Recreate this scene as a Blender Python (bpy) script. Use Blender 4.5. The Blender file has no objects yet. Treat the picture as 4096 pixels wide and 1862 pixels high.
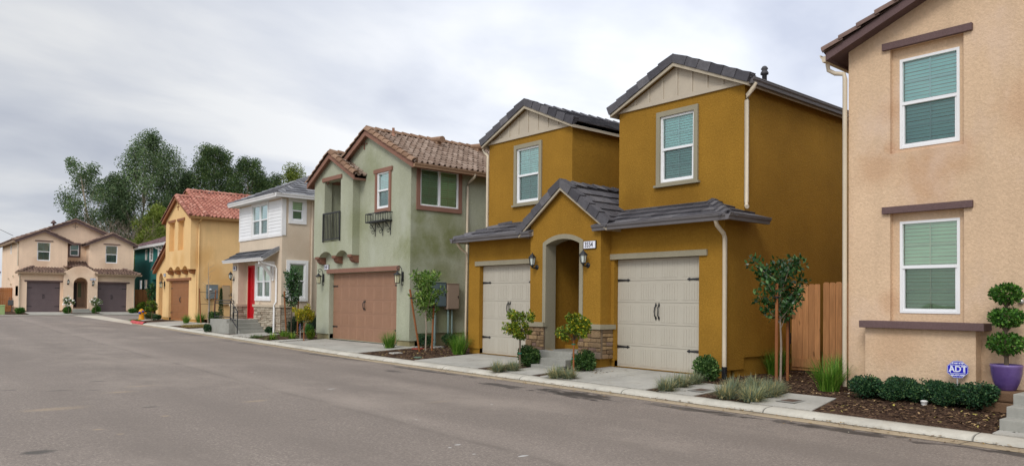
import bpy, bmesh, math, random
import numpy as np
from mathutils import Vector, Matrix
R = math.radians
scn = bpy.context.scene
COL = scn.collection
rng = random.Random(7)

# ---------------------------------------------------------------- camera
cd = bpy.data.cameras.new('camera'); cam = bpy.data.objects.new('camera', cd); COL.objects.link(cam)
YAW, PIT, ROL = .7051, .0214, .0105
f_ = Vector((math.sin(YAW)*math.cos(PIT), math.cos(YAW)*math.cos(PIT), math.sin(PIT)))
r_ = Vector((math.cos(YAW), -math.sin(YAW), 0)); u_ = r_.cross(f_)
r2 = math.cos(ROL)*r_ + math.sin(ROL)*u_; u2 = -math.sin(ROL)*r_ + math.cos(ROL)*u_
m3 = Matrix((r2, u2, -f_)).transposed()
cam.matrix_world = Matrix.Translation((0, 0, 1.75)) @ m3.to_4x4()
cd.sensor_width = 36; cd.lens = 36*3004.46/4096; cd.shift_y = (1137.58-931)/4096
cd.clip_start = .1; cd.clip_end = 3000
scn.camera = cam

# ---------------------------------------------------------------- sky, sun, exposure
SUN_EL, SUN_AZ = R(43), R(-114)           # azimuth from +Y towards +X
sd = Vector((math.sin(SUN_AZ)*math.cos(SUN_EL), math.cos(SUN_AZ)*math.cos(SUN_EL), math.sin(SUN_EL)))
w = bpy.data.worlds.new('World'); scn.world = w; w.use_nodes = True
N = w.node_tree.nodes; Lk = w.node_tree.links; N.clear()
def nd(t, **k):
    n = N.new(t)
    for a, b in k.items(): setattr(n, a, b)
    return n
out = nd('ShaderNodeOutputWorld'); bg = nd('ShaderNodeBackground'); bg.inputs[1].default_value = .1
sky = nd('ShaderNodeTexSky', sky_type='NISHITA', sun_disc=False, sun_elevation=SUN_EL, sun_rotation=SUN_AZ)
tc = nd('ShaderNodeTexCoord'); sep = nd('ShaderNodeSeparateXYZ'); Lk.new(tc.outputs['Generated'], sep.inputs[0])
# clouds lie on a flat layer overhead: project the view direction on to it
den = nd('ShaderNodeMath', operation='MAXIMUM'); Lk.new(sep.outputs[2], den.inputs[0]); den.inputs[1].default_value = .0
ad = nd('ShaderNodeMath', operation='ADD'); Lk.new(den.outputs[0], ad.inputs[0]); ad.inputs[1].default_value = .2
dv = nd('ShaderNodeVectorMath', operation='DIVIDE'); cb = nd('ShaderNodeCombineXYZ')
for i in range(3): Lk.new(ad.outputs[0], cb.inputs[i])
Lk.new(tc.outputs['Generated'], dv.inputs[0]); Lk.new(cb.outputs[0], dv.inputs[1])
def wnoise(scale, detail, rough, dist=0):
    mp = nd('ShaderNodeMapping'); mp.inputs[3].default_value = (1, 1.35, .01); mp.inputs[2].default_value = (0, 0, R(-38)); mp.inputs[1].default_value = (3.1, 1.7, 0)
    Lk.new(dv.outputs[0], mp.inputs[0])
    n = nd('ShaderNodeTexNoise'); n.inputs['Scale'].default_value = scale; n.inputs['Detail'].default_value = detail
    n.inputs['Roughness'].default_value = rough; n.inputs['Distortion'].default_value = dist
    Lk.new(mp.outputs[0], n.inputs['Vector']); return n.outputs[0]
n1 = wnoise(.42, 7, .52, .5); n2 = wnoise(1.6, 5, .5, .3)
mx = nd('ShaderNodeMix', data_type='FLOAT'); mx.inputs[0].default_value = .38; Lk.new(n1, mx.inputs[2]); Lk.new(n2, mx.inputs[3])
rp = nd('ShaderNodeValToRGB'); Lk.new(mx.outputs[0], rp.inputs[0])
e = rp.color_ramp.elements; e[0].position = .38; e[0].color = (.38, .41, .49, 1); e[1].position = .60; e[1].color = (.69, .70, .715, 1)
m_ = rp.color_ramp.elements.new(.5); m_.color = (.535, .56, .615, 1)
# the cloud cover is thinner, and brighter, round the hidden sun
dt = nd('ShaderNodeVectorMath', operation='DOT_PRODUCT'); Lk.new(tc.outputs['Generated'], dt.inputs[0]); dt.inputs[1].default_value = sd
mr = nd('ShaderNodeMapRange', interpolation_type='SMOOTHSTEP'); Lk.new(dt.outputs['Value'], mr.inputs[0])
mr.inputs[1].default_value = -.25; mr.inputs[2].default_value = 1; mr.inputs[3].default_value = 10.9; mr.inputs[4].default_value = 22.0
# and a little brighter towards the right of the street
dr = nd('ShaderNodeVectorMath', operation='DOT_PRODUCT'); Lk.new(tc.outputs['Generated'], dr.inputs[0]); dr.inputs[1].default_value = Vector((.93, .1, .35)).normalized()
mr2 = nd('ShaderNodeMapRange', interpolation_type='SMOOTHSTEP'); Lk.new(dr.outputs['Value'], mr2.inputs[0])
mr2.inputs[1].default_value = .25; mr2.inputs[2].default_value = .93; mr2.inputs[3].default_value = .97; mr2.inputs[4].default_value = 1.55
mm = nd('ShaderNodeMath', operation='MULTIPLY'); Lk.new(mr.outputs[0], mm.inputs[0]); Lk.new(mr2.outputs[0], mm.inputs[1])
sc = nd('ShaderNodeVectorMath', operation='SCALE'); Lk.new(rp.outputs[0], sc.inputs[0]); Lk.new(mm.outputs[0], sc.inputs['Scale'])
mc = nd('ShaderNodeMix', data_type='RGBA'); mc.inputs[0].default_value = .95; Lk.new(sky.outputs[0], mc.inputs[6]); Lk.new(sc.outputs[0], mc.inputs[7])
Lk.new(mc.outputs[2], bg.inputs[0]); Lk.new(bg.outputs[0], out.inputs[0])
ld = bpy.data.lights.new('sun', 'SUN'); ld.energy = 1.5; ld.angle = R(20); ld.color = (1, .975, .94)
sun = bpy.data.objects.new('sun', ld); COL.objects.link(sun); sun.rotation_euler = sd.to_track_quat('Z', 'Y').to_euler()
scn.view_settings.view_transform = 'Standard'; scn.view_settings.look = 'None'
scn.view_settings.exposure = .08; scn.view_settings.gamma = 1

# ---------------------------------------------------------------- ground shape
def zr(Y):
    t = min(max((Y-25)/50, 0), 1); return .18*t*t*(3-2*t)
_PB = [(-30, 10.5), (0, 10.90), (10, 11.03), (20, 11.2), (27, 11.6), (34, 12.0), (43, 12.4), (50.5, 12.6), (90, 12.65)]
def xb(Y): return float(np.interp(Y, [p[0] for p in _PB], [p[1] for p in _PB]))
def gz(X, Y): return zr(Y)+.07+.11*min(max((X-xb(Y)-.3)/2.4, 0), 1)

# ---------------------------------------------------------------- materials
def s2l(c): return tuple(((v/255)/12.92 if v <= 10 else (((v/255)+.055)/1.055)**2.4) for v in c)
class MT:
    def __init__(s, name):
        s.m = bpy.data.materials.new(name); s.m.use_nodes = True
        s.n = s.m.node_tree.nodes; s.l = s.m.node_tree.links; s.n.clear()
        s.out = s.n.new('ShaderNodeOutputMaterial'); s.b = s.n.new('ShaderNodeBsdfPrincipled'); s.l.new(s.b.outputs[0], s.out.inputs[0])
        s.geo = s.n.new('ShaderNodeNewGeometry'); s.pos = s.geo.outputs['Position']
    def new(s, t, **k):
        n = s.n.new(t)
        for a, b in k.items(): setattr(n, a, b)
        return n
    def noise(s, scale, detail=4, rough=.55, vec=None, stretch=None):
        n = s.new('ShaderNodeTexNoise'); n.inputs['Scale'].default_value = scale; n.inputs['Detail'].default_value = detail; n.inputs['Roughness'].default_value = rough
        v = vec or s.pos
        if stretch:
            mp = s.new('ShaderNodeMapping'); mp.inputs[3].default_value = stretch; s.l.new(v, mp.inputs[0]); v = mp.outputs[0]
        s.l.new(v, n.inputs['Vector']); return n.outputs[0]
    def ramp(s, x, stops):
        r = s.new('ShaderNodeValToRGB'); s.l.new(x, r.inputs[0]); e = r.color_ramp.elements
        for i, (p, c) in enumerate(stops):
            q = e[i] if i < 2 else e.new(p)
            q.position = p; q.color = (*c, 1) if len(c) == 3 else c
        return r.outputs[0]
    def rng(s, x, a, b, c=0, d=1):
        r = s.new('ShaderNodeMapRange'); s.l.new(x, r.inputs[0])
        for i, v in enumerate((a, b, c, d)): r.inputs[i+1].default_value = v
        return r.outputs[0]
    def math(s, op, a, b):
        n = s.new('ShaderNodeMath', operation=op)
        for i, v in enumerate((a, b)):
            if isinstance(v, (int, float)): n.inputs[i].default_value = v
            else: s.l.new(v, n.inputs[i])
        return n.outputs[0]
    def mix(s, f, a, b, mode='MIX'):
        n = s.new('ShaderNodeMix', data_type='RGBA', blend_type=mode)
        for i, v in ((0, f), (6, a), (7, b)):
            if isinstance(v, (int, float)): n.inputs[i].default_value = v
            elif isinstance(v, tuple): n.inputs[i].default_value = (*v, 1)
            else: s.l.new(v, n.inputs[i])
        return n.outputs[2]
    def color(s, c):
        if isinstance(c, tuple): s.b.inputs['Base Color'].default_value = (*c, 1)
        else: s.l.new(c, s.b.inputs['Base Color'])
    def rough(s, r, spec=.3):
        if isinstance(r, (int, float)): s.b.inputs['Roughness'].default_value = r
        else: s.l.new(r, s.b.inputs['Roughness'])
        s.b.inputs['Specular IOR Level'].default_value = spec
    def bump(s, h, dist, strength=1.0):
        b = s.new('ShaderNodeBump'); b.inputs['Strength'].default_value = strength; b.inputs['Distance'].default_value = dist
        s.l.new(h, b.inputs['Height']); s.l.new(b.outputs[0], s.b.inputs['Normal'])
    def blob(s, lst, nz):
        tot = None
        for x, y, z, r, a in lst:
            d = s.new('ShaderNodeVectorMath', operation='DISTANCE'); s.l.new(s.pos, d.inputs[0]); d.inputs[1].default_value = (x, y, z)
            dd = s.math('ADD', d.outputs['Value'], s.math('MULTIPLY', s.math('SUBTRACT', nz, .5), r*1.3))
            v = s.rng(dd, r*.35, r, a, 0); tot = v if tot is None else s.math('MAXIMUM', tot, v)
        return tot
MATS = {}
def stucco(name, c, var=.12, stain=None, blobs=(), bump=.006, scale=55, light=None, grain=.5):
    if name in MATS: return MATS[name]
    t = MT(name); c = s2l(c)
    n = t.noise(.55, 5, .6); n2 = t.noise(2.6, 4, .6); n3 = t.noise(scale, 3, .6)
    lo = tuple(v*(1-var*1.5) for v in c); hi = tuple(min(1, v*(1+var)) for v in c)
    col = t.ramp(n, [(.32, lo), (.68, hi)])
    col = t.mix(t.rng(n2, .35, .65, 0, .3), col, tuple(v*(1-var) for v in c))
    col = t.mix(t.rng(n3, .36, .56, .5*grain, 0), col, tuple(v*.45 for v in c)); col = t.mix(t.rng(n3, .55, .72, 0, .45*grain), col, tuple(min(1, v*1.5+.02) for v in c))
    col = t.mix(t.rng(t.noise(1.0, 5, .65, stretch=(3.2, 3.2, .28)), .5, .72, 0, .28), col, tuple(v*.68 for v in c))
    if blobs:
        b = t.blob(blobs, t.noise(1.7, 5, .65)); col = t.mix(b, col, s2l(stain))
    if light: col = t.mix(t.rng(t.noise(.9, 5, .6, stretch=(1, 1, .7)), .52, .7, 0, .55), col, s2l(light))
    t.color(col); t.rough(.92, .15); t.bump(n3, bump, .9); MATS[name] = t.m; return t.m
def paint(name, c, rough=.5, var=.06, spec=.3, bump=0, bscale=80, metal=0):
    if name in MATS: return MATS[name]
    t = MT(name); c = s2l(c); n = t.noise(1.8, 5, .6); nf = t.noise(22, 3, .6)
    col = t.ramp(n, [(.3, tuple(v*(1-var*1.6) for v in c)), (.7, tuple(min(1, v*(1+var)) for v in c))])
    col = t.mix(t.rng(nf, .35, .6, var*1.4, 0), col, tuple(v*.55 for v in c))
    t.color(col); t.rough(rough, spec); t.b.inputs['Metallic'].default_value = metal
    if bump: t.bump(t.noise(bscale, 3), bump)
    MATS[name] = t.m; return t.m
def tile(name, cols, rough=.8, bump=.004):
    if name in MATS: return MATS[name]
    t = MT(name); ri = t.geo.outputs['Random Per Island']
    col = t.ramp(ri, [(i/(len(cols)-1), s2l(c)) for i, c in enumerate(cols)])
    n = t.noise(9, 4, .6); col = t.mix(t.rng(n, .35, .7, .35, 0), col, tuple(v*.5 for v in s2l(cols[0])))
    n0 = t.noise(.7, 4, .6); col = t.mix(t.rng(n0, .5, .75, 0, .3), col, tuple(v*.55 for v in s2l(cols[-1])))
    t.color(col); t.rough(rough, .25); t.bump(t.noise(60, 3), bump); MATS[name] = t.m; return t.m
def wood(name, c, dark=.55, knots=False):
    if name in MATS: return MATS[name]
    t = MT(name); c = s2l(c); ri = t.geo.outputs['Random Per Island']
    col = t.ramp(ri, [(0, tuple(v*.78 for v in c)), (1, tuple(v*1.12 for v in c))])
    g = t.noise(5, 5, .65, stretch=(6, 6, .35)); col = t.mix(t.rng(g, .4, .68, .6, 0), col, tuple(v*dark for v in c))
    k = t.noise(3.2, 1, .3, stretch=(1.6, 1.6, 1)); col = t.mix(t.rng(k, .70, .74, 0, .75 if knots else 0), col, tuple(v*.3 for v in c))
    t.color(col); t.rough(.8, .2); t.bump(g, .004); MATS[name] = t.m; return t.m
def leafm(name, a, b, c=None, rough=.5, spec=.3, trans=.25, ns=.9):
    if name in MATS: return MATS[name]
    t = MT(name); ri = t.geo.outputs['Random Per Island']
    st = [(0, s2l(a)), (.75 if c else 1, s2l(b))]
    if c: st.append((1, s2l(c)))
    col = t.ramp(ri, st); n = t.noise(ns, 3); col = t.mix(t.rng(n, .35, .62, .35 if ns > .5 else .6, 0), col, tuple(v*.6 for v in s2l(a)))
    t.color(col); t.rough(rough, spec)
    tr = t.new('ShaderNodeBsdfTranslucent'); t.l.new(col, tr.inputs[0]); mx = t.new('ShaderNodeMixShader'); mx.inputs[0].default_value = trans
    t.l.new(t.b.outputs[0], mx.inputs[1]); t.l.new(tr.outputs[0], mx.inputs[2]); t.l.new(mx.outputs[0], t.out.inputs[0]); MATS[name] = t.m; return t.m
def glass(name, tint, refl=1.0):
    if name in MATS: return MATS[name]
    t = MT(name); t.n.remove(t.b); fr = t.new('ShaderNodeFresnel'); fr.inputs[0].default_value = 1.52
    tr = t.new('ShaderNodeBsdfTransparent'); tr.inputs[0].default_value = (*tint, 1); gl = t.new('ShaderNodeBsdfGlossy'); gl.inputs['Roughness'].default_value = .015
    gl.inputs[0].default_value = (.95, 1, .98, 1); b = t.new('ShaderNodeBump'); b.inputs['Strength'].default_value = .25; b.inputs['Distance'].default_value = .01; t.l.new(t.noise(1.6, 1), b.inputs['Height']); t.l.new(b.outputs[0], gl.inputs['Normal'])
    mx = t.new('ShaderNodeMixShader'); t.l.new(t.math('MULTIPLY', fr.outputs[0], 3.6*refl), mx.inputs[0]); t.l.new(tr.outputs[0], mx.inputs[1]); t.l.new(gl.outputs[0], mx.inputs[2]); t.l.new(mx.outputs[0], t.out.inputs[0]); MATS[name] = t.m; return t.m
def screenm():
    if 'screen' in MATS: return MATS['screen']
    t = MT('insect_screen'); t.color((.035, .045, .045)); t.rough(.8, .1); tr = t.new('ShaderNodeBsdfTransparent'); mx = t.new('ShaderNodeMixShader'); mx.inputs[0].default_value = .30
    t.l.new(tr.outputs[0], mx.inputs[1]); t.l.new(t.b.outputs[0], mx.inputs[2]); t.l.new(mx.outputs[0], t.out.inputs[0]); MATS['screen'] = t.m; return t.m
def concrete(name, c=(178, 174, 163), joints=0):
    if name in MATS: return MATS[name]
    t = MT(name); c = s2l(c); n = t.noise(.9, 6, .65); n2 = t.noise(14, 4, .6); n3 = t.noise(120, 2)
    col = t.ramp(n, [(.3, tuple(v*.72 for v in c)), (.7, tuple(v*1.08 for v in c))])
    col = t.mix(t.rng(n2, .35, .6, .3, 0), col, tuple(v*.65 for v in c))
    col = t.mix(t.rng(t.noise(2.4, 5, .7), .58, .72, 0, .45), col, tuple(a*b for a, b in zip(c, (.62, .56, .46))))
    if joints:
        sp = t.new('ShaderNodeSeparateXYZ'); t.l.new(t.pos, sp.inputs[0]); fr = t.math('FRACT', t.math('ADD', t.math('DIVIDE', sp.outputs[1], joints), .83), 0)
        col = t.mix(t.rng(fr, .0, .012, 1, 0), col, (.03, .028, .024))
    t.color(col); t.rough(.88, .2); t.bump(n3, .003); MATS[name] = t.m; return t.m
WHITE = paint('white_vinyl', (232, 232, 230), .45, .03)
BLACK = paint('black_iron', (32, 33, 35), .45, .1, .4)
DARK = paint('dark_void', (18, 19, 20), .9, .1, .1)
CREAMP = paint('cream_downspout', (205, 190, 165), .5, .05)
BLINDT = paint('blind_slat', (222, 246, 238), .6, .02)
GT = glass('teal_glass', (.72, .99, .95)); GG = glass('green_glass', (.90, 1, .74)); GD = glass('dark_glass', (.45, .66, .6))
DIGIT = paint('digit_black', (18, 18, 22), .5, .02)
SOIL = None

# ---------------------------------------------------------------- mesh building
class MB:
    def __init__(s, M=None): s.v = []; s.f = []; s.M = M; s.sm = []
    def add(s, pts, faces, smooth=False):
        o = len(s.v); M = s.M
        s.v += [tuple(M @ Vector(p)) for p in pts] if M else [tuple(p) for p in pts]
        s.f += [tuple(i+o for i in f) for f in faces]; s.sm += [smooth]*len(faces)
    def poly(s, pts): s.add(pts, [tuple(range(len(pts)))])
    def box(s, x0, x1, y0, y1, z0, z1):
        s.add([(x0, y0, z0), (x1, y0, z0), (x1, y1, z0), (x0, y1, z0), (x0, y0, z1), (x1, y0, z1), (x1, y1, z1), (x0, y1, z1)],
              [(0, 3, 2, 1), (4, 5, 6, 7), (0, 1, 5, 4), (1, 2, 6, 5), (2, 3, 7, 6), (3, 0, 4, 7)])
    def bbox(s, x0, x1, y0, y1, z0, z1, b=.02, r=None):           # box with chamfered edges, a little irregular
        r = r or rng; j = lambda: r.uniform(-.25, .25)*b
        bm = bmesh.new(); bmesh.ops.create_cube(bm, size=1)
        for v in bm.verts: v.co = Vector(((x0+x1)/2+v.co.x*(x1-x0)+j(), (y0+y1)/2+v.co.y*(y1-y0), (z0+z1)/2+v.co.z*(z1-z0)+j()))
        bmesh.ops.bevel(bm, geom=bm.edges[:], offset=b, segments=2, affect='EDGES', profile=.6)
        bm.verts.index_update(); s.add([v.co.copy() for v in bm.verts], [tuple(v.index for v in f.verts) for f in bm.faces]); bm.free()
    def ext(s, pts, d):                                            # polygon (3-D points) swept by vector d
        n = len(pts); d = Vector(d); P = [Vector(p) for p in pts]
        s.add(P+[p+d for p in P], [tuple(range(n))[::-1], tuple(range(n, 2*n))]+[(i, (i+1) % n, n+(i+1) % n, n+i) for i in range(n)])
    def tube(s, path, r, n=8, cap=True):
        P = [Vector(p) for p in path]; k = len(P); rs = r if isinstance(r, (list, tuple)) else [r]*k
        pts = []; up = Vector((0, 0, 1))
        for i, p in enumerate(P):
            d = (P[min(i+1, k-1)]-P[max(i-1, 0)]).normalized()
            a = d.cross(up)
            if a.length < .05: a = d.cross(Vector((1, 0, 0)))
            a.normalize(); b = d.cross(a)
            pts += [p+(a*math.cos(2*math.pi*j/n)+b*math.sin(2*math.pi*j/n))*rs[i] for j in range(n)]
        fc = [(i*n+j, i*n+(j+1) % n, (i+1)*n+(j+1) % n, (i+1)*n+j) for i in range(k-1) for j in range(n)]
        s.add(pts, fc, True)
        if cap: s.add(pts[:n], [tuple(range(n))]); s.add(pts[-n:], [tuple(range(n))])
    def lathe(s, prof, c=(0, 0, 0), n=20, smooth=True, axis=None):
        c = Vector(c); pts = []; Q = axis.to_track_quat('Z', 'Y').to_matrix() if axis else None
        for r, z in prof:
            for j in range(n):
                v = Vector((r*math.cos(2*math.pi*(j+.5)/n), r*math.sin(2*math.pi*(j+.5)/n), z)); pts.append(c+(Q @ v if Q else v))
        fc = [(i*n+j, i*n+(j+1) % n, (i+1)*n+(j+1) % n, (i+1)*n+j) for i in range(len(prof)-1) for j in range(n)]
        s.add(pts, fc, smooth)
    def build(s, name, mat, parent=None, clips=(), weld=False):
        me = bpy.data.meshes.new(name); me.from_pydata(s.v, [], s.f)
        me.polygons.foreach_set('use_smooth', s.sm)
        if clips or weld:
            bm = bmesh.new(); bm.from_mesh(me)
            if weld: bmesh.ops.remove_doubles(bm, verts=bm.verts, dist=1e-4)
            for co, no in clips:
                bmesh.ops.bisect_plane(bm, geom=bm.verts[:]+bm.edges[:]+bm.faces[:], plane_co=co, plane_no=no, clear_outer=True)
            bm.to_mesh(me); bm.free()
        return link(me, name, mat, parent)
def link(me, name, mat, parent=None):
    if mat: me.materials.append(mat)
    me.update(); o = bpy.data.objects.new(name, me); COL.objects.link(o)
    if parent: o.parent = parent
    return o
def thing(name, label, cat, loc=(0, 0, 0), rz=0, group=None):
    o = bpy.data.objects.new(name, None); COL.objects.link(o); o.location = loc; o.rotation_euler = (0, 0, rz); o.empty_display_size = .2
    return tag(o, label, cat, group)
def tag(o, label=None, cat=None, group=None, kind=None):
    if label: o['label'] = label
    if cat: o['category'] = cat
    if group: o['group'] = group
    if kind: o['kind'] = kind
    return o
def dup(root, loc, rz=0, label=None, scale=1):
    def cp(o, par):
        c = o.copy(); COL.objects.link(c)
        if par: c.parent = par
        for k in list(o.children): cp(k, c)
        return c
    c = cp(root, None); c.location = loc; c.rotation_euler = (0, 0, rz); c.scale = (scale,)*3 if not isinstance(scale, tuple) else scale
    if label: c['label'] = label
    return c
# a face frame: (u along the wall, w outward, z up) in the parent's space
def frame(o, u, n): return Matrix(((u[0], n[0], 0, o[0]), (u[1], n[1], 0, o[1]), (0, 0, 1, o[2] if len(o) > 2 else 0), (0, 0, 0, 1)))
FRONT = lambda y=0: frame((0, y, 0), (1, 0), (0, -1))
RIGHT = lambda x: frame((x, 0, 0), (0, 1), (1, 0))                 # u = depth y
LEFT = lambda x: frame((x, 0, 0), (0, 1), (-1, 0))

def arch_pts(u0, u1, z1, rise, n=10):
    if not rise: return [(u0, z1), (u1, z1)]
    hw = (u1-u0)/2; Rr = (hw*hw+rise*rise)/(2*rise); cz = z1+rise-Rr; a = math.asin(min(1, hw/Rr)); a = math.pi-a if rise > hw else a
    return [((u0+u1)/2+Rr*math.sin(-a+2*a*i/n), cz+Rr*math.cos(-a+2*a*i/n)) for i in range(n+1)]
def wall(mb, F, u0, u1, z0, top, holes=(), back=True):
    """wall face with openings; top: height or [(u,z)...]; hole = (u0,u1,z0,z1,depth[,rise])"""
    old = mb.M; mb.M = F
    if not isinstance(top, (list, tuple)): top = [(u0, top), (u1, top)]
    ti = lambda u: float(np.interp(u, [p[0] for p in top], [p[1] for p in top]))
    H = [(h, arch_pts(h[0], h[1], h[3], h[5] if len(h) > 5 else 0)) for h in holes]
    us = {round(u, 5) for u in [u0, u1]+[p[0] for p in top if u0 < p[0] < u1]}
    for h, a in H: us |= {round(p[0], 5) for p in a}
    us = sorted(us)
    hz = lambda a, u: float(np.interp(u, [p[0] for p in a], [p[1] for p in a]))
    for a, b in zip(us, us[1:]):
        if b-a < 1e-4: continue
        m = (a+b)/2; la = lb = z0
        for h, ar in sorted([q for q in H if q[0][0] < m < q[0][1]], key=lambda q: q[0][2]):
            if h[2] > max(la, lb)+1e-4: mb.poly([(a, 0, la), (b, 0, lb), (b, 0, h[2]), (a, 0, h[2])])
            la, lb = hz(ar, a), hz(ar, b)
        if max(ti(a)-la, ti(b)-lb) > 1e-4: mb.poly([(a, 0, la), (b, 0, lb), (b, 0, ti(b)), (a, 0, ti(a))])
    for h, ar in H:
        d = -h[4]; ring = [(h[0], h[2])]+ar+[(h[1], h[2])]
        for p, q in zip(ring, ring[1:]+ring[:1]): mb.poly([(p[0], 0, p[1]), (q[0], 0, q[1]), (q[0], d, q[1]), (p[0], d, p[1])])
        if back: mb.poly([(p[0], d, p[1]) for p in ring])
    mb.M = old

GF = glass('cool_dark_glass', (.50, .78, .80))
def window(P, F, u0, u1, z0, z1, kind='hung', gl=GT, trim=None, sill=0, head=0, grid=True, step=.055, blind=True, fw=.05, name='window', fmat=None, inset=0):
    fm = fmat or WHITE; m = MB(F); a, b = -.06-inset, .014-inset
    m.box(u0, u0+fw, a, b, z0, z1); m.box(u1-fw, u1, a, b, z0, z1); m.box(u0+fw, u1-fw, a, b, z0, z0+fw); m.box(u0+fw, u1-fw, a, b, z1-fw, z1)
    cells = []
    def hung(ua, ub):
        zm = (z0+z1)/2; m.box(ua, ub, a, b+.004, zm-.028, zm+.028); cells.append((ua, ub, zm+.028, z1-fw, 0)); cells.append((ua, ub, z0+fw, zm-.028, 1))
        m.box(ua, ua+.03, a, b-.012, z0+fw, zm-.028); m.box(ub-.03, ub, a, b-.012, z0+fw, zm-.028); m.box(ua+.03, ub-.03, a, b-.012, z0+fw, z0+fw+.035)
    if kind == 'hung': hung(u0+fw, u1-fw)
    elif kind == 'double':
        um = (u0+u1)/2; m.box(um-.06, um+.06, a, b+.003, z0+fw, z1-fw); hung(u0+fw, um-.06); hung(um+.06, u1-fw)
    elif kind == 'slider':
        um = (u0+u1)/2; m.box(um-.035, um+.035, a, b+.003, z0+fw, z1-fw); cells += [(u0+fw, um-.035, z0+fw, z1-fw, 1), (um+.035, u1-fw, z0+fw, z1-fw, 0)]
    elif kind == 'fixed': cells.append((u0+fw, u1-fw, z0+fw, z1-fw, 0))
    wo = m.build(name, fm, P)
    p = MB(F); s = MB(F); g = MB(F); bl = MB(F)
    for ua, ub, za, zb, scr in cells:
        w = -.035-inset-(.012 if scr else 0); p.poly([(ua, w, za), (ub, w, za), (ub, w, zb), (ua, w, zb)])
        if scr: s.poly([(ua+.03, w+.02, za+.03), (ub-.03, w+.02, za+.03), (ub-.03, w+.02, zb), (ua+.03, w+.02, zb)])
        if grid:
            nu, nz = grid if isinstance(grid, tuple) else (2, 2)
            for k in range(1, nu): uu = ua+(ub-ua)*k/nu; g.box(uu-.009, uu+.009, w-.014, w-.004, za, zb)
            for k in range(1, nz): zz = za+(zb-za)*k/nz; g.box(ua, ub, w-.013, w-.005, zz-.009, zz+.009)
    p.build('pane', gl, wo)
    if s.v: s.build('insect_screen', screenm(), wo)
    if g.v: g.build('muntin', WHITE, wo)
    if blind:
        z = z0+fw
        while z < z1-fw:
            t = rng.uniform(-.002, .002); bl.poly([(u0+fw, -.078-inset, z+t), (u1-fw, -.078-inset, z+t), (u1-fw, -.094-inset, z+step*.9+t), (u0+fw, -.094-inset, z+step*.9+t)]); z += step
        bl.build('blind', BLINDT, wo)
    if trim:
        tm, tw, tp = trim; t = MB(F)
        t.box(u0-tw, u0, -.002, tp, z0-tw*.5, z1); t.box(u1, u1+tw, -.002, tp, z0-tw*.5, z1); t.box(u0-tw-head, u1+tw+head, -.002, tp+(.012 if head else 0), z1, z1+tw*1.1)
        if sill: t.box(u0-tw-.05, u1+tw+.05, -.002, tp+.035, z0-tw*.5-.05, z0-tw*.5); t.box(u0, u1, -.002, tp-.004, z0-tw*.5, z0)
        else: t.box(u0-tw, u1+tw, -.002, tp+.003, z0-tw*1.1, z0-tw*.5+.0); t.box(u0, u1, -.002, tp-.004, z0-tw*.5, z0)
        t.build('trim', tm, wo)
    return wo
WH = .13   # depth of window openings

def garage(P, F, u0, u1, z0, z1, mat, w=-.0, hw=True, planks=True):
    m = MB(F); n = 5; h = (z1-z0)/n
    m.box(u0, u1, w-.05, w-.006, z0, z1)
    for i in range(n):
        za = z0+i*h+.006; zb = z0+(i+1)*h-.006
        m.box(u0+.004, u1-.004, w-.006, w+.006, za, zb)
        if planks:
            k = max(2, round((u1-u0)/.62)); gw = (u1-u0)/k
            for j in range(k):
                ga, gb = u0+j*gw+.06, u0+(j+1)*gw-.06; q = 7; pw = (gb-ga)/q
                for l in range(q): m.box(ga+l*pw+.005, ga+(l+1)*pw-.005, w+.006, w+.012, za+.055, zb-.055)
    d = m.build('garage_door', mat, P)
    um = (u0+u1)/2; zc = z0+h*2.6
    if hw:
        for s in (-1, 1):
            q = MB(F); x = um+s*.045
            q.tube([(x, w+.02, zc-.15), (x, w+.065, zc-.09), (x+.01*s, w+.07, zc), (x, w+.065, zc+.09), (x, w+.02, zc+.15)], .014, 6)
            q.add([(x, w+.022, zc+.1), (x+.03, w+.022, zc+.15), (x, w+.022, zc+.21), (x-.03, w+.022, zc+.15)], [(0, 1, 2, 3)]); q.add([(x, w+.022, zc-.1), (x+.03, w+.022, zc-.15), (x, w+.022, zc-.21), (x-.03, w+.022, zc-.15)], [(0, 1, 2, 3)])
            q.build('handle', BLACK, d)
        for zz in (z0+h*.93, z0+h*4.03):
            for x, s in ((u0+.01, 1), (u1-.01, -1)):
                q = MB(F); q.ext([(x, w+.012, zz-.03), (x, w+.012, zz+.03), (x+s*.3, w+.012, zz+.016), (x+s*.32, w+.012, zz+.035), (x+s*.39, w+.012, zz), (x+s*.32, w+.012, zz-.035), (x+s*.3, w+.012, zz-.016)], (0, .012, 0)); q.build('strap_hinge', BLACK, d)
    return d

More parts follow.
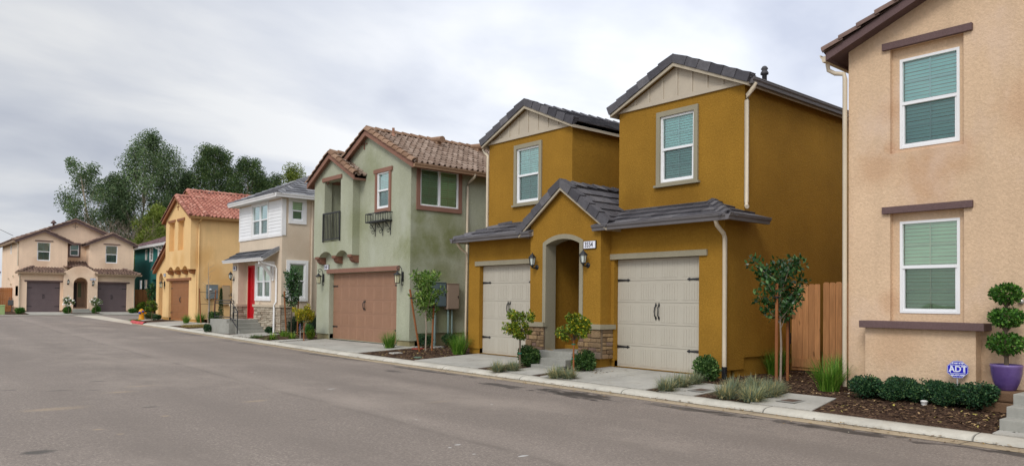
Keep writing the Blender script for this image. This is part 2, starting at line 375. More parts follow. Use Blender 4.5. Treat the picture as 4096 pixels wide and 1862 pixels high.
# ---------------------------------------------------------------- roofs
BAR = [(0, 0), (.07, .045), (.18, .078), (.32, .078), (.43, .045), (.5, 0), (.75, -.012), (1, 0)]
def tiles(mb, O, e, s, L, W, kind, tw=None, ch=None):
    O = Vector(O); e = Vector(e).normalized(); s = Vector(s).normalized(); n = e.cross(s)
    if n.z < 0: n = -n
    if kind == 'barrel':
        tw = tw or .235; ch = ch or .34; nt = max(1, round(L/tw)); tw = L/nt
        for i in range(math.ceil(W/ch)):
            s0 = i*ch-.05; s1 = min(s0+ch+.07, W)
            for j in range(nt):
                jx = rng.uniform(-.012, .012); jl = rng.uniform(-.006, .008)
                lo = [O+e*(j*tw+p*tw+jx)+s*(s0+rng.uniform(-.004, .004))+n*(h*tw/.27+.05+jl) for p, h in BAR]; hi = [O+e*(j*tw+p*tw*.97+jx)+s*s1+n*(h*tw/.27*.92+.008) for p, h in BAR]
                li = [p-n*.035 for p in lo]; k = len(BAR)
                mb.add(lo+hi, [(a, a+1, k+a+1, k+a) for a in range(k-1)], True); mb.add(li+lo, [(a, a+1, k+a+1, k+a) for a in range(k-1)])
    else:
        tw = tw or .34; ch = ch or .36; nt = max(1, round(L/tw)); tw = L/nt
        for i in range(math.ceil(W/ch)):
            s0 = i*ch-.05; s1 = min(s0+ch+.05, W); off = tw/2 if i % 2 else 0
            for j in range(nt+(1 if off else 0)):
                a = max(0, j*tw-off)+.004; b = min(L, (j+1)*tw-off)-.004
                if b-a < .03: continue
                l = .055+rng.uniform(-.004, .006); q = rng.uniform(-.006, .006)
                A, B, Cc, D = O+e*a+s*(s0+q)+n*l, O+e*b+s*(s0+q)+n*(l+rng.uniform(-.004, .004)), O+e*b+s*s1+n*.012, O+e*a+s*s1+n*.012
                d = n*.04
                mb.add([A, B, Cc, D, A-d, B-d, Cc-d, D-d], [(0, 1, 2, 3), (4, 5, 1, 0), (1, 5, 6, 2), (4, 0, 3, 7)])
CAPB = [(.12*math.cos(t), .12*math.sin(t)) for t in [math.pi*k/8 for k in range(9)]]
CAPF = [(-.19, -.085), (-.02, .03), (.02, .03), (.19, -.085)]
def caps(mb, p0, p1, up, prof, seg=.37, flip=1):
    p0 = Vector(p0); p1 = Vector(p1); d = (p1-p0); L = d.length; d.normalize(); side = d.cross(Vector(up)).normalized(); up = side.cross(d)
    n = max(1, round(L/seg)); g = L/n; k = len(prof)
    for i in range(n):
        j = rng.uniform(-.006, .006)
        a = p0+d*(i*g-.03); b = p0+d*((i+1)*g+.03)
        lo = [a+side*(x*1.06+j)+up*(y*1.06+.035) for x, y in prof]; hi = [b+side*(x*.96+j)+up*(y*.96) for x, y in prof]; li = [a+side*x*.9+up*(y*.9+.012) for x, y in prof]
        mb.add(lo+hi, [(q, q+1, k+q+1, k+q) for q in range(k-1)], k > 5); mb.add(li+lo, [(q, q+1, k+q+1, k+q) for q in range(k-1)])
def gutter(P, p0, p1, outv, mat, name='gutter', h=.125):
    m = MB(); o = Vector(outv).normalized(); Z = Vector((0, 0, 1)); p0 = Vector(p0)
    prof = [(0, -h), (.075, -h), (.085, -h*.55), (.115, -h*.3), (.118, -.004), (.128, -.004), (.128, .012), (.104, .012), (.1, -.02), (0, -.02)]
    m.ext([p0+o*x+Z*z for x, z in prof], Vector(p1)-p0); return m.build(name, mat, P)
def downspout(P, pts, mat, w=.035, name='downspout'):
    m = MB(); m.tube(pts, w, 4 if w < .034 else 6); return m.build(name, mat, P)
def gable_roof(P, xL, xR, yf, yb, zE, zA, kind, tm, fm, xa=None, rake=True, zEr=None, ridge=True, clips=(), fh=.17, slopes='LR', rk=None):
    """gable towards -y; xL,xR eave lines, zE roof plane height there"""
    xa = (xL+xR)/2 if xa is None else xa; zEr = zE if zEr is None else zEr; th = .09
    m = MB()
    if 'L' in slopes:
        sl = Vector((xa-xL, 0, zA-zE)); tiles(m, (xL, yf, zE), (0, 1, 0), sl, yb-yf, sl.length, kind)
    if 'R' in slopes:
        sr = Vector((xa-xR, 0, zA-zEr)); tiles(m, (xR, yf, zEr), (0, 1, 0), sr, yb-yf, sr.length, kind)
    roof = m.build('roof', tm, P, clips)
    dk = MB(); dk.ext([(xL, yf+.02, zE), (xa, yf+.02, zA), (xR, yf+.02, zEr), (xR, yf+.02, zEr-th), (xa, yf+.02, zA-th), (xL, yf+.02, zE-th)], (0, yb-yf-.02, 0)); dk.build('soffit', fm, roof, clips)
    fb = MB()
    for x, z in ((xL, zE), (xR, zEr)):
        fb.ext([(x, yf-.02, z+.01), (xa, yf-.02, zA+.01), (xa, yf-.02, zA-fh-.02), (x, yf-.02, z-fh)], (0, .045, 0))
        sg = 1 if x < xa else -1; fb.box(min(x, x+sg*.03), max(x, x+sg*.03), yf+.026, yb, z-fh+.002, z-.002)
    fb.build('fascia', fm, roof, clips)
    if rake:
        r = MB()
        for x, z, fl in ((xL, zE, 1), (xR, zEr, -1)):
            if kind == 'barrel': caps(r, (x, yf+.03, z+.02), (xa, yf+.03, zA+.02), (0, 0, 1), CAPB, .36)
            else:
                d = Vector((xa-x, 0, zA-z)).normalized(); L = math.hypot(xa-x, zA-z); nn = Vector((-d.z, 0, d.x)); nn = -nn if nn.z < 0 else nn; k = max(2, round(L/.37)); g = L/k
                e0 = Vector((x, yf-.022, z))-d*.04; e1 = Vector((x, yf-.022, z))+d*L; r.add([e0+nn*.085, e1+nn*.085, e1-nn*.098, e0-nn*.098, e0+nn*.085+Vector((0, .25, 0)), e1+nn*.085+Vector((0, .25, 0)), e1-nn*.098+Vector((0, .03, 0)), e0-nn*.098+Vector((0, .03, 0))], [(0, 1, 2, 3), (0, 1, 5, 4), (3, 2, 6, 7), (0, 3, 7, 4)])
                for i in range(k):
                    a = Vector((x, yf-.035, z))+d*(i*g-.05); b = a+d*(g+.1); q = nn*.035
                    A = [a+nn*.085+q, b+nn*.085+q*.1, b-nn*.10+q*.1, a-nn*.10+q*.3]; sh = Vector((0, -.022, 0)); A[0] = A[0]+sh; A[3] = A[3]+sh; Y = Vector((0, .035, 0)); Y2 = Vector((0, .22, 0))
                    r.add(A+[p+Y for p in A], [(0, 1, 2, 3), (0, 3, 7, 4), (3, 2, 6, 7)]); r.add([A[0], A[1], A[1]+Y2, A[0]+Y2, A[0]-q, A[0]-q+Y2], [(0, 1, 2, 3), (0, 3, 5, 4)])
        r.build('rake_tile', rk or tm, roof)
    if ridge:
        r = MB(); caps(r, (xa, yf+.05, zA+.02), (xa, yb, zA+.02), (0, 0, 1), CAPB if kind == 'barrel' else CAPF, .38); r.build('ridge_cap', rk or tm, roof, clips)
    return roof

def number_sign(P, F, u, z, txt, w=.36, h=.165):
    m = MB(F); m.box(u-w/2, u+w/2, .0, .045, z-h/2, z+h/2); o = m.build('house_number', paint('sign_white', (228, 228, 235), .4, .02), P)
    b = MB(F); b.box(u-w/2-.012, u+w/2+.012, 0, .03, z-h/2-.012, z+h/2+.012); b.build('sign_backing', BLACK, o)
    text(o, F, txt, u-.02, z, h*.74, .05, DIGIT, 'digits', .80)
def text(par, F, txt, u, z, size, w, mat, name, sx=.8, bold=.0):
    cu = bpy.data.curves.new(name, 'FONT'); cu.body = txt; cu.align_x = 'CENTER'; cu.align_y = 'CENTER'; cu.size = size*1.4; cu.extrude = .003; cu.offset = bold; cu.resolution_u = 3
    to = bpy.data.objects.new(name, cu); COL.objects.link(to); dg = bpy.context.evaluated_depsgraph_get(); dg.update()
    me = bpy.data.meshes.new_from_object(to.evaluated_get(dg)); bpy.data.objects.remove(to); bpy.data.curves.remove(cu)
    for v in me.vertices: v.co = F @ Vector((u+v.co.x*sx, w+v.co.z, z+v.co.y))
    me.materials.clear(); return link(me, name, mat, par)
LAMPG = paint('lamp_glass_frosted', (205, 210, 200), .3, .05)
def lantern(P, F, u, z, s=1.0):
    """six-sided coach lamp on an arm from a round back plate"""
    m = MB(F); c = (u, .17*s, z)
    m.lathe([(.0, .19*s), (.012*s, .18*s), (.014*s, .155*s), (.03*s, .145*s), (.105*s, .06*s), (.115*s, .045*s), (.1*s, .04*s), (0, .04*s)], c, 6, False)
    for k in range(6):
        a = 2*math.pi*(k+.5)/6; m.tube([(u+.09*s*math.cos(a), .17*s+.09*s*math.sin(a), z+.045*s), (u+.058*s*math.cos(a), .17*s+.058*s*math.sin(a), z-.14*s)], .008*s, 4)
    m.lathe([(.0, -.135*s), (.064*s, -.135*s), (.066*s, -.155*s), (.03*s, -.175*s), (.018*s, -.2*s), (.022*s, -.215*s), (0, -.235*s)], c, 8)
    m.tube([(u, .17*s, z-.185*s), (u, .1*s, z-.225*s), (u, .02, z-.195*s)], .017*s, 6); m.lathe([(0, .03), (.05*s, .028), (.065*s, .012), (.07*s, 0)], (u, 0, z-.195*s), 14, True, Vector((0, 1, 0)))
    o = m.build('wall_lamp', BLACK, P); g = MB(F); g.lathe([(.082*s, .04*s), (.052*s, -.135*s)], c, 6, False); g.build('lamp_glass', LAMPG, o); return o
def spiral(c, r0, r1, a0, a1, n=18): return [(c[0], c[1]+(r0+(r1-r0)*i/n)*math.cos(a0+(a1-a0)*i/n), c[2]+(r0+(r1-r0)*i/n)*math.sin(a0+(a1-a0)*i/n)) for i in range(n+1)]
def scroll_lamp(P, F, u, z, s=1.0):
    """lantern hung from a scrolled iron hook"""
    m = MB(F); m.box(u-.035*s, u+.035*s, 0, .035*s, z-.12*s, z+.17*s); y0 = .055*s
    top = [(u, y0, z-.2*s), (u, y0, z+.2*s)]+[(u, y0+.095*s-.095*s*math.cos(t), z+.2*s+.13*s*math.sin(t)) for t in [math.pi*k/10 for k in range(1, 9)]]+[(u, .22*s, z+.27*s), (u, .18*s, z+.22*s), (u, .14*s, z+.25*s), (u, .155*s, z+.29*s)]
    m.tube(top, .011*s, 6); m.tube(spiral((u, y0-.035*s, z-.2*s), .035*s, .012*s, 0, -4.5, 10), .01*s, 6)
    c = (u, .2*s, z+.04*s); m.tube([(u, .19*s, z+.25*s), (u, .2*s, z+.13*s)], .009*s, 6)
    m.lathe([(0, .14*s), (.03*s, .13*s), (.035*s, .1*s), (.12*s, .045*s), (.125*s, .03*s), (0, .03*s)], c, 12)
    for k in range(4):
        a = math.pi/4+math.pi/2*k; m.tube([(u+.085*s*math.cos(a), .2*s+.085*s*math.sin(a), z+.07*s), (u+.066*s*math.cos(a), .2*s+.066*s*math.sin(a), z-.17*s)], .008*s, 4)
    m.lathe([(0, -.2*s), (.075*s, -.2*s), (.078*s, -.215*s), (0, -.225*s)], c, 12)
    o = m.build('wall_lamp', BLACK, P); g = MB(F); g.lathe([(.08*s, .03*s), (.06*s, -.2*s)], c, 12); g.build('lamp_glass', paint('lamp_glass_amber', (205, 200, 165), .3, .05), o); return o
def cross_vent(P, F, u, z, r, mat):
    m = MB(F)
    for k in range(4):
        a = math.pi/2*k; d = (math.cos(a), math.sin(a)); n = (-d[1], d[0])
        pts = [(.0, .012), (.3, .02), (.75, .1), (.95, .11), (1, .0)]; pg = [(t*r, q*r) for t, q in pts]+[(t*r, -q*r) for t, q in pts[::-1][1:]]
        m.ext([(u+d[0]*t+n[0]*q, -.002, z+d[1]*t+n[1]*q) for t, q in pg], (0, .04, 0))
    return m.build('gable_vent', mat, P)
def stones(mb, F, u0, u1, z0, z1, proud, hs=(.09, .2), ws=(.14, .4), gap=.012, b=.02):
    old = mb.M; mb.M = F; z = z0; r = random.Random(int(u0*100+z1*37))
    while z < z1-.02:
        h = min(r.uniform(*hs), z1-z); h = z1-z if z1-z-h < hs[0]*.6 else h; u = u0
        while u < u1-.01:
            w = min(r.uniform(*ws), u1-u); w = u1-u if u1-u-w < ws[0]*.6 else w; p = proud+r.uniform(-.02, .025)
            if h > .15 and r.random() < .4 and w > .12:
                hh = h*r.uniform(.4, .6); mb.bbox(u+gap/2, u+w-gap/2, -.02, p, z+gap/2, z+hh-gap/2, b, r); mb.bbox(u+gap/2, u+w-gap/2, -.02, p+.01, z+hh+gap/2, z+h-gap/2, b, r)
            else: mb.bbox(u+gap/2, u+w-gap/2, -.02, p, z+gap/2, z+h-gap/2, b, r)
            u += w
        z += h
    mb.M = old

# ================================================================ setting: ground, road, kerbs
def sheet(name, poly, zf, mat, ny=None, dz=0, kind='structure', par=None, thick=0):
    """flat polygon split along Y so that it follows the ground"""
    bm = bmesh.new(); vs = [bm.verts.new((x, y, 0)) for x, y in poly]; bm.faces.new(vs)
    ys = [p[1] for p in poly]; xs = [p[0] for p in poly]
    for k in range(1, ny or 1):
        yy = min(ys)+(max(ys)-min(ys))*k/ny; bmesh.ops.bisect_plane(bm, geom=bm.verts[:]+bm.edges[:]+bm.faces[:], plane_co=(0, yy, 0), plane_no=(0, 1, 0))
    if max(xs)-min(xs) > 1 and zf is gz:
        for k in range(1, 4):
            xx = min(xs)+(max(xs)-min(xs))*k/4; bmesh.ops.bisect_plane(bm, geom=bm.verts[:]+bm.edges[:]+bm.faces[:], plane_co=(xx, 0, 0), plane_no=(1, 0, 0))
    for v in bm.verts: v.co.z = zf(v.co.x, v.co.y)+dz
    if thick:
        r = bmesh.ops.extrude_face_region(bm, geom=bm.faces[:]); [setattr(v.co, 'z', v.co.z-thick) for v in r['geom'] if isinstance(v, bmesh.types.BMVert)]
    bmesh.ops.recalc_face_normals(bm, faces=bm.faces[:])
    me = bpy.data.meshes.new(name); bm.to_mesh(me); bm.free(); o = link(me, name, mat, par)
    if kind: o['kind'] = kind
    return o
ZR = lambda x, y: zr(y)
# dry soil to the horizon
t = MT('dry_ground'); n = t.noise(.08, 6, .6); t.color(t.ramp(n, [(.3, (.16, .13, .08)), (.7, (.12, .14, .06))])); t.rough(.95, .1); GROUND = t.m
sheet('ground', [(-900, -300), (900, -300), (900, 1500), (-900, 1500)], lambda x, y: zr(y)-.09, GROUND, 144)
# asphalt
t = MT('asphalt'); c = s2l((154, 141, 129)); sx = t.new('ShaderNodeSeparateXYZ'); t.l.new(t.pos, sx.inputs[0])
nA = t.noise(.16, 6, .62); nB = t.noise(1.1, 6, .68, stretch=(1, .55, 1)); nC = t.noise(30, 5, .8); nD = t.noise(130, 2, .7)
col = t.ramp(nA, [(.34, tuple(v*.74 for v in c)), (.66, tuple(v*1.06 for v in c))])
col = t.mix(t.rng(nB, .36, .62, .42, 0), col, tuple(v*.66 for v in c))
col = t.mix(t.rng(t.noise(.7, 6, .7, stretch=(1, .25, 1)), .56, .72, 0, .35), col, s2l((172, 160, 146)))
nE = t.noise(11, 4, .7, stretch=(1, .7, 1)); col = t.mix(t.rng(nE, .38, .58, .4, 0), col, tuple(v*.55 for v in c)); col = t.mix(t.rng(nE, .56, .72, 0, .3), col, s2l((178, 166, 150)))
col = t.mix(t.rng(nC, .40, .58, .75, 0), col, tuple(v*.42 for v in c)); col = t.mix(t.rng(nC, .56, .68, 0, .6), col, s2l((196, 186, 172)))
col = t.mix(t.rng(nD, .38, .52, .65, 0), col, tuple(v*.45 for v in c))
def band(lst, r0, r1, nz, am):                       # darker wheel or seam line along points, ragged edges
    global col
    tot = None
    for (x, y, rx, ry, a) in lst:
        d = t.new('ShaderNodeVectorMath', operation='SUBTRACT'); t.l.new(t.pos, d.inputs[0]); d.inputs[1].default_value = (x, y, 0)
        m = t.new('ShaderNodeVectorMath', operation='MULTIPLY'); t.l.new(d.outputs[0], m.inputs[0]); m.inputs[1].default_value = (1/rx, 1/ry, 0)
        ln = t.new('ShaderNodeVectorMath', operation='LENGTH'); t.l.new(m.outputs[0], ln.inputs[0])
        v = t.rng(t.math('ADD', ln.outputs['Value'], t.math('MULTIPLY', t.math('SUBTRACT', nz, .5), am)), r0, r1, a, 0)
        tot = v if tot is None else t.math('MAXIMUM', tot, v)
    return tot
nz = t.noise(5, 5, .7); nz2 = t.rng(t.noise(3.2, 6, .72, stretch=(1.8, .7, 1)), .3, .7, 0, 1)
dark = band([(1.45, 9.87, .20, .15, .85), (3.41, 12.88, .14, .09, .6), (2.7, 16.08, .26, .10, .7), (3.58, 17.38, .2, .09, .7), (3.18, 15.78, .16, .08, .6), (1.97, 16.65, .16, .08, .6), (4.9, 10.2, .1, .06, .3), (2.2, 20.5, .3, .1, .35), (.8, 24, .5, .15, .4)], .5, 1.05, nz, 1.2)
col = t.mix(dark, col, (.075, .068, .058))
wet = band([(10.12, 10.0, .42, 1.35, 1), (9.95, 12.0, .32, .9, .8), (10.28, 7.4, .22, 1.3, 1), (10.30, 5.0, .2, 1.6, .95), (10.36, 2.4, .2, 1.6, .9), (10.45, 15.5, .16, 2.4, .75), (9.75, 15.9, .2, .5, .6), (10.65, 21.5, .16, 2.6, .7), (10.7, 19.4, .24, .8, .6), (10.95, 29.5, .2, 3, .65), (11.3, 36, .2, 3.5, .6)], .55, .8, nz2, 1.25)
col = t.mix(wet, col, (.048, .041, .037))
pale = band([(2.3, 11.1, .08, .05, .4), (3.33, 11.78, .07, .05, .4), (2.45, 10.56, .06, .05, .35), (4.1, 16, .35, .12, .18), (3.5, 15.2, .3, .14, .18), (7.5, 10.7, .3, .12, .12), (2.2, 13.5, .5, .2, .2), (5.0, 12.6, .25, .1, .2)], .3, 1.15, nz, 1.8)
col = t.mix(pale, col, s2l((205, 176, 130)))
white = band([(5.65, 6.41, .10, .035, .9), (5.45, 7.39, .06, .035, .55), (6.86, 13.45, .12, .05, .7), (5.27, 7.3, .03, .03, .6), (5.27, 6.83, .035, .03, .5), (8.0, 9.9, .03, .03, .6), (6.1, 9.3, .03, .03, .5), (6.9, 17.6, .05, .05, .5)], .5, .9, nz, 1.5)
col = t.mix(white, col, (.62, .61, .58))
# paving seam down the street, and faint wheel tracks
px = t.math('ADD', sx.outputs[0], t.math('MULTIPLY', t.math('SUBTRACT', t.noise(.35, 3), .5), .35)); off = t.math('SUBTRACT', px, t.math('ADD', 5.45, t.math('MULTIPLY', sx.outputs[1], .034)))
seam_n = t.rng(t.noise(1.6, 4), .3, .6, .25, 1)
col = t.mix(t.math('MULTIPLY', t.rng(t.math('ABSOLUTE', off, 0), .0, .10, .7, 0), seam_n), col, tuple(v*.45 for v in c)); col = t.mix(t.rng(t.math('ABSOLUTE', t.math('SUBTRACT', off, .35), 0), .05, .45, .14, 0), col, tuple(v*1.2 for v in c))
tw = t.rng(t.noise(.5, 5, .65, stretch=(1.6, .35, 1)), .36, .62, .1, 1)
for o_ in (-3.2, -1.6, 1.5, 3.1): col = t.mix(t.math('MULTIPLY', t.rng(t.math('ABSOLUTE', t.math('SUBTRACT', off, o_), 0), .05, .75, .6, 0), tw), col, tuple(v*.52 for v in c))
lt = t.rng(t.noise(.28, 6, .7, stretch=(1, .5, 1)), .5, .68, 0, .32); col = t.mix(lt, col, s2l((176, 162, 147)))
t.color(col); t.rough(t.rng(wet, 0, 1, .86, .5), .28); t.bump(nC, .006, .9); ASPH = t.m
poly = [(-60, -30), (xb(-30)-.36, -30)]+[(xb(y)-.36, y) for y in range(-20, 51, 3)]+[(12.3, 51), (60, 51.2), (60, 70.15), (-60, 70.15)]
sheet('road', [(-60, -30)]+[(xb(y)-.40, y) for y in range(-30, 52, 3)]+[(12.9, 53.5), (14.2, 56.8), (60, 57.4), (60, 70.15), (-60, 70.15)], ZR, ASPH, 60)
CONC = concrete('concrete_paving'); KERB = concrete('concrete_kerb', (196, 190, 175), 3.05); GUT = concrete('concrete_gutter', (180, 162, 134), 3.05); STEPC = concrete('concrete_steps', (160, 158, 148))
def sweep(name, line, prof, mat, n_off=None):
    m = MB(); P = [Vector((*p, 0)) for p in line]; k = len(prof); pts = []
    for i, p in enumerate(P):
        d = (P[min(i+1, len(P)-1)]-P[max(i-1, 0)]).normalized(); nr = Vector((d.y, -d.x, 0))
        for x, z in prof: q = p+nr*x; pts.append((q.x, q.y, zr(p.y)+z))
    m.add(pts, [(i*k+j, i*k+j+1, (i+1)*k+j+1, (i+1)*k+j) for i in range(len(P)-1) for j in range(k-1)], True); return tag(m.build(name, mat), kind='structure')
kl = [(xb(y), y) for y in np.arange(-30, 48.1, .75)]
ck = [(12.52+1.55*(1-math.cos(a)), 50.9+2.6*math.sin(a)*1.6) for a in [math.pi/2*i/10 for i in range(11)]]
sweep('gutter_pan', kl+[(12.55, 49.5)]+ck, [(-.46, .0045), (-.40, .005), (-.02, -.010), (0, -.02)], GUT)
sweep('gutter_joint_strip', kl, [(-.075, -.0045), (-.04, -.0055), (-.004, -.0155)], stucco('gutter_joint_strip', (84, 70, 54), .3, grain=1.0, scale=30))  # thin dark brown strip where the gutter pan meets the kerb
KP = [(-.005, -.02), (.012, .018), (.05, .044), (.11, .06), (.22, .067), (.30, .071), (.305, .02)]
sweep('kerb', kl+[(xb(49.4), 49.4)], KP, KERB)
KPR = [(-.005, -.02), (.02, .08), (.05, .125), (.1, .14), (.2, .14), (.205, .06)]
RED = paint('red_kerb_paint', (196, 84, 86), .7, .2, .2)
sweep('red_kerb', [(xb(49.4), 49.4), (12.56, 50.2)]+ck[:9], KPR, RED)
sweep('kerb_return', ck[8:]+[(60, 55.5)], KPR, KERB)
sheet('valley_gutter', [(11.9, 49.2), (12.75, 52.6), (13.2, 55.0), (14.2, 67.9), (14.3, 70.0), (12.4, 70.0), (12.2, 60)], ZR, concrete('concrete_swale', (196, 186, 168)), 8, .006)
sweep('kerb_far', [(-60, 70.5), (60, 70.5)], [(-.33, .006), (-.3, .008), (0, .0), (.02, .06), (.3, .075), (.31, .03)][::1], KERB)
t = MT('bark_mulch'); vn = t.new('ShaderNodeTexVoronoi'); vn.inputs['Scale'].default_value = 26; t.l.new(t.pos, vn.inputs['Vector'])
cl = t.ramp(vn.outputs['Color'], [(.1, s2l((54, 41, 34))), (.55, s2l((84, 64, 51))), (.9, s2l((124, 100, 78)))]); cl = t.mix(t.rng(t.noise(3, 5), .4, .65, .55, 0), cl, s2l((52, 38, 30))); t.color(cl); t.rough(.95, .1); t.bump(vn.outputs['Distance'], .03); SOIL = t.m
sheet('planting_soil', [(xb(y)+.3, y) for y in np.arange(-10, 50.1, 1.5)]+[(12.98, 51), (13.3, 53.5), (14.0, 55.2), (15, 55.6), (19.9, 55.6), (19.9, -10)], gz, SOIL, 30)
sheet('planting_soil', [(2, 70.8), (26, 70.8), (26, 90), (2, 90)], lambda x, y: .24+.1*min(1, (y-70.8)/4), SOIL, 6)
# paving in the front yards
def drive(name, poly_l, ny=6): return [sheet(name, p, gz, CONC, ny, .014, thick=.05) for p in poly_l]
def slab2(x0, x1a, x1b, ya, yb, sp=None):
    ym = sp or (ya+yb)/2; f = lambda y: (xb(y)+.302)
    return [[(f(ya), ya), (x1a, ya), (x1a, ym-.008), (f(ym), ym-.008)], [(f(ym), ym+.008), (x1b, ym+.008), (x1b, yb), (f(yb), yb)]]
drive('driveway', slab2(0, 13.85, 13.85, 9.32, 12.36, 10.9))
drive('driveway', slab2(0, 13.85, 13.85, 14.7, 17.6, 16.1))
drive('driveway', slab2(0, 13.95, 13.95, 20.95, 27.6, 24.3))
drive('driveway', slab2(0, 15.05, 15.05, 44.6, 49.9, 48.0))
drive('walkway', [[(xb(12.7)+.302, 12.65), (12.45, 12.65), (12.45, 13.75), (xb(13.7)+.302, 13.75)]])
drive('walkway', [[(xb(8.4)+.302, 8.2), (12.72, 8.2), (12.72, 9.0), (xb(9)+.302, 9.0)], [(xb(6.5)+.302, 5.95), (12.62, 6.22), (12.62, 7.1), (xb(7)+.302, 7.05)]])
drive('walkway', [[(xb(27.8)+.302, 27.9), (13.2, 27.9), (13.2, 28.6), (xb(28.5)+.302, 28.8)], [(xb(32.5)+.302, 31.6), (13.9, 32.2), (13.9, 34.0), (12.5, 34.0), (xb(34)+.302, 34.0)], [(xb(39)+.302, 37.9), (13.9, 38.4), (13.9, 40.3), (xb(40)+.302, 40.6)]])
drive('walkway', [[(xb(2)+.302, 1.2), (11.6, 1.2), (11.6, 3.44), (xb(3.4)+.302, 3.44)]])
sheet('walkway', [(13.1, 52.4), (15.1, 53.6), (15.1, 54.7), (13.6, 54.2)], gz, CONC, 3, .012)
for xa_, xc_ in ((9.75, 12.65), (15.1, 18.05)): sheet('driveway', [(xa_-.15, 70.8), (xc_+.2, 70.8), (xc_, 75.1), (xa_, 75.1)], lambda x, y: .245+.12*min(1, max(0, (y-70.8)/4.2)), CONC, 4, .012)
sheet('walkway', [(12.7, 70.8), (15.0, 70.8), (15.0, 72.6), (12.7, 72.6)], lambda x, y: .26, CONC, 2, .012)

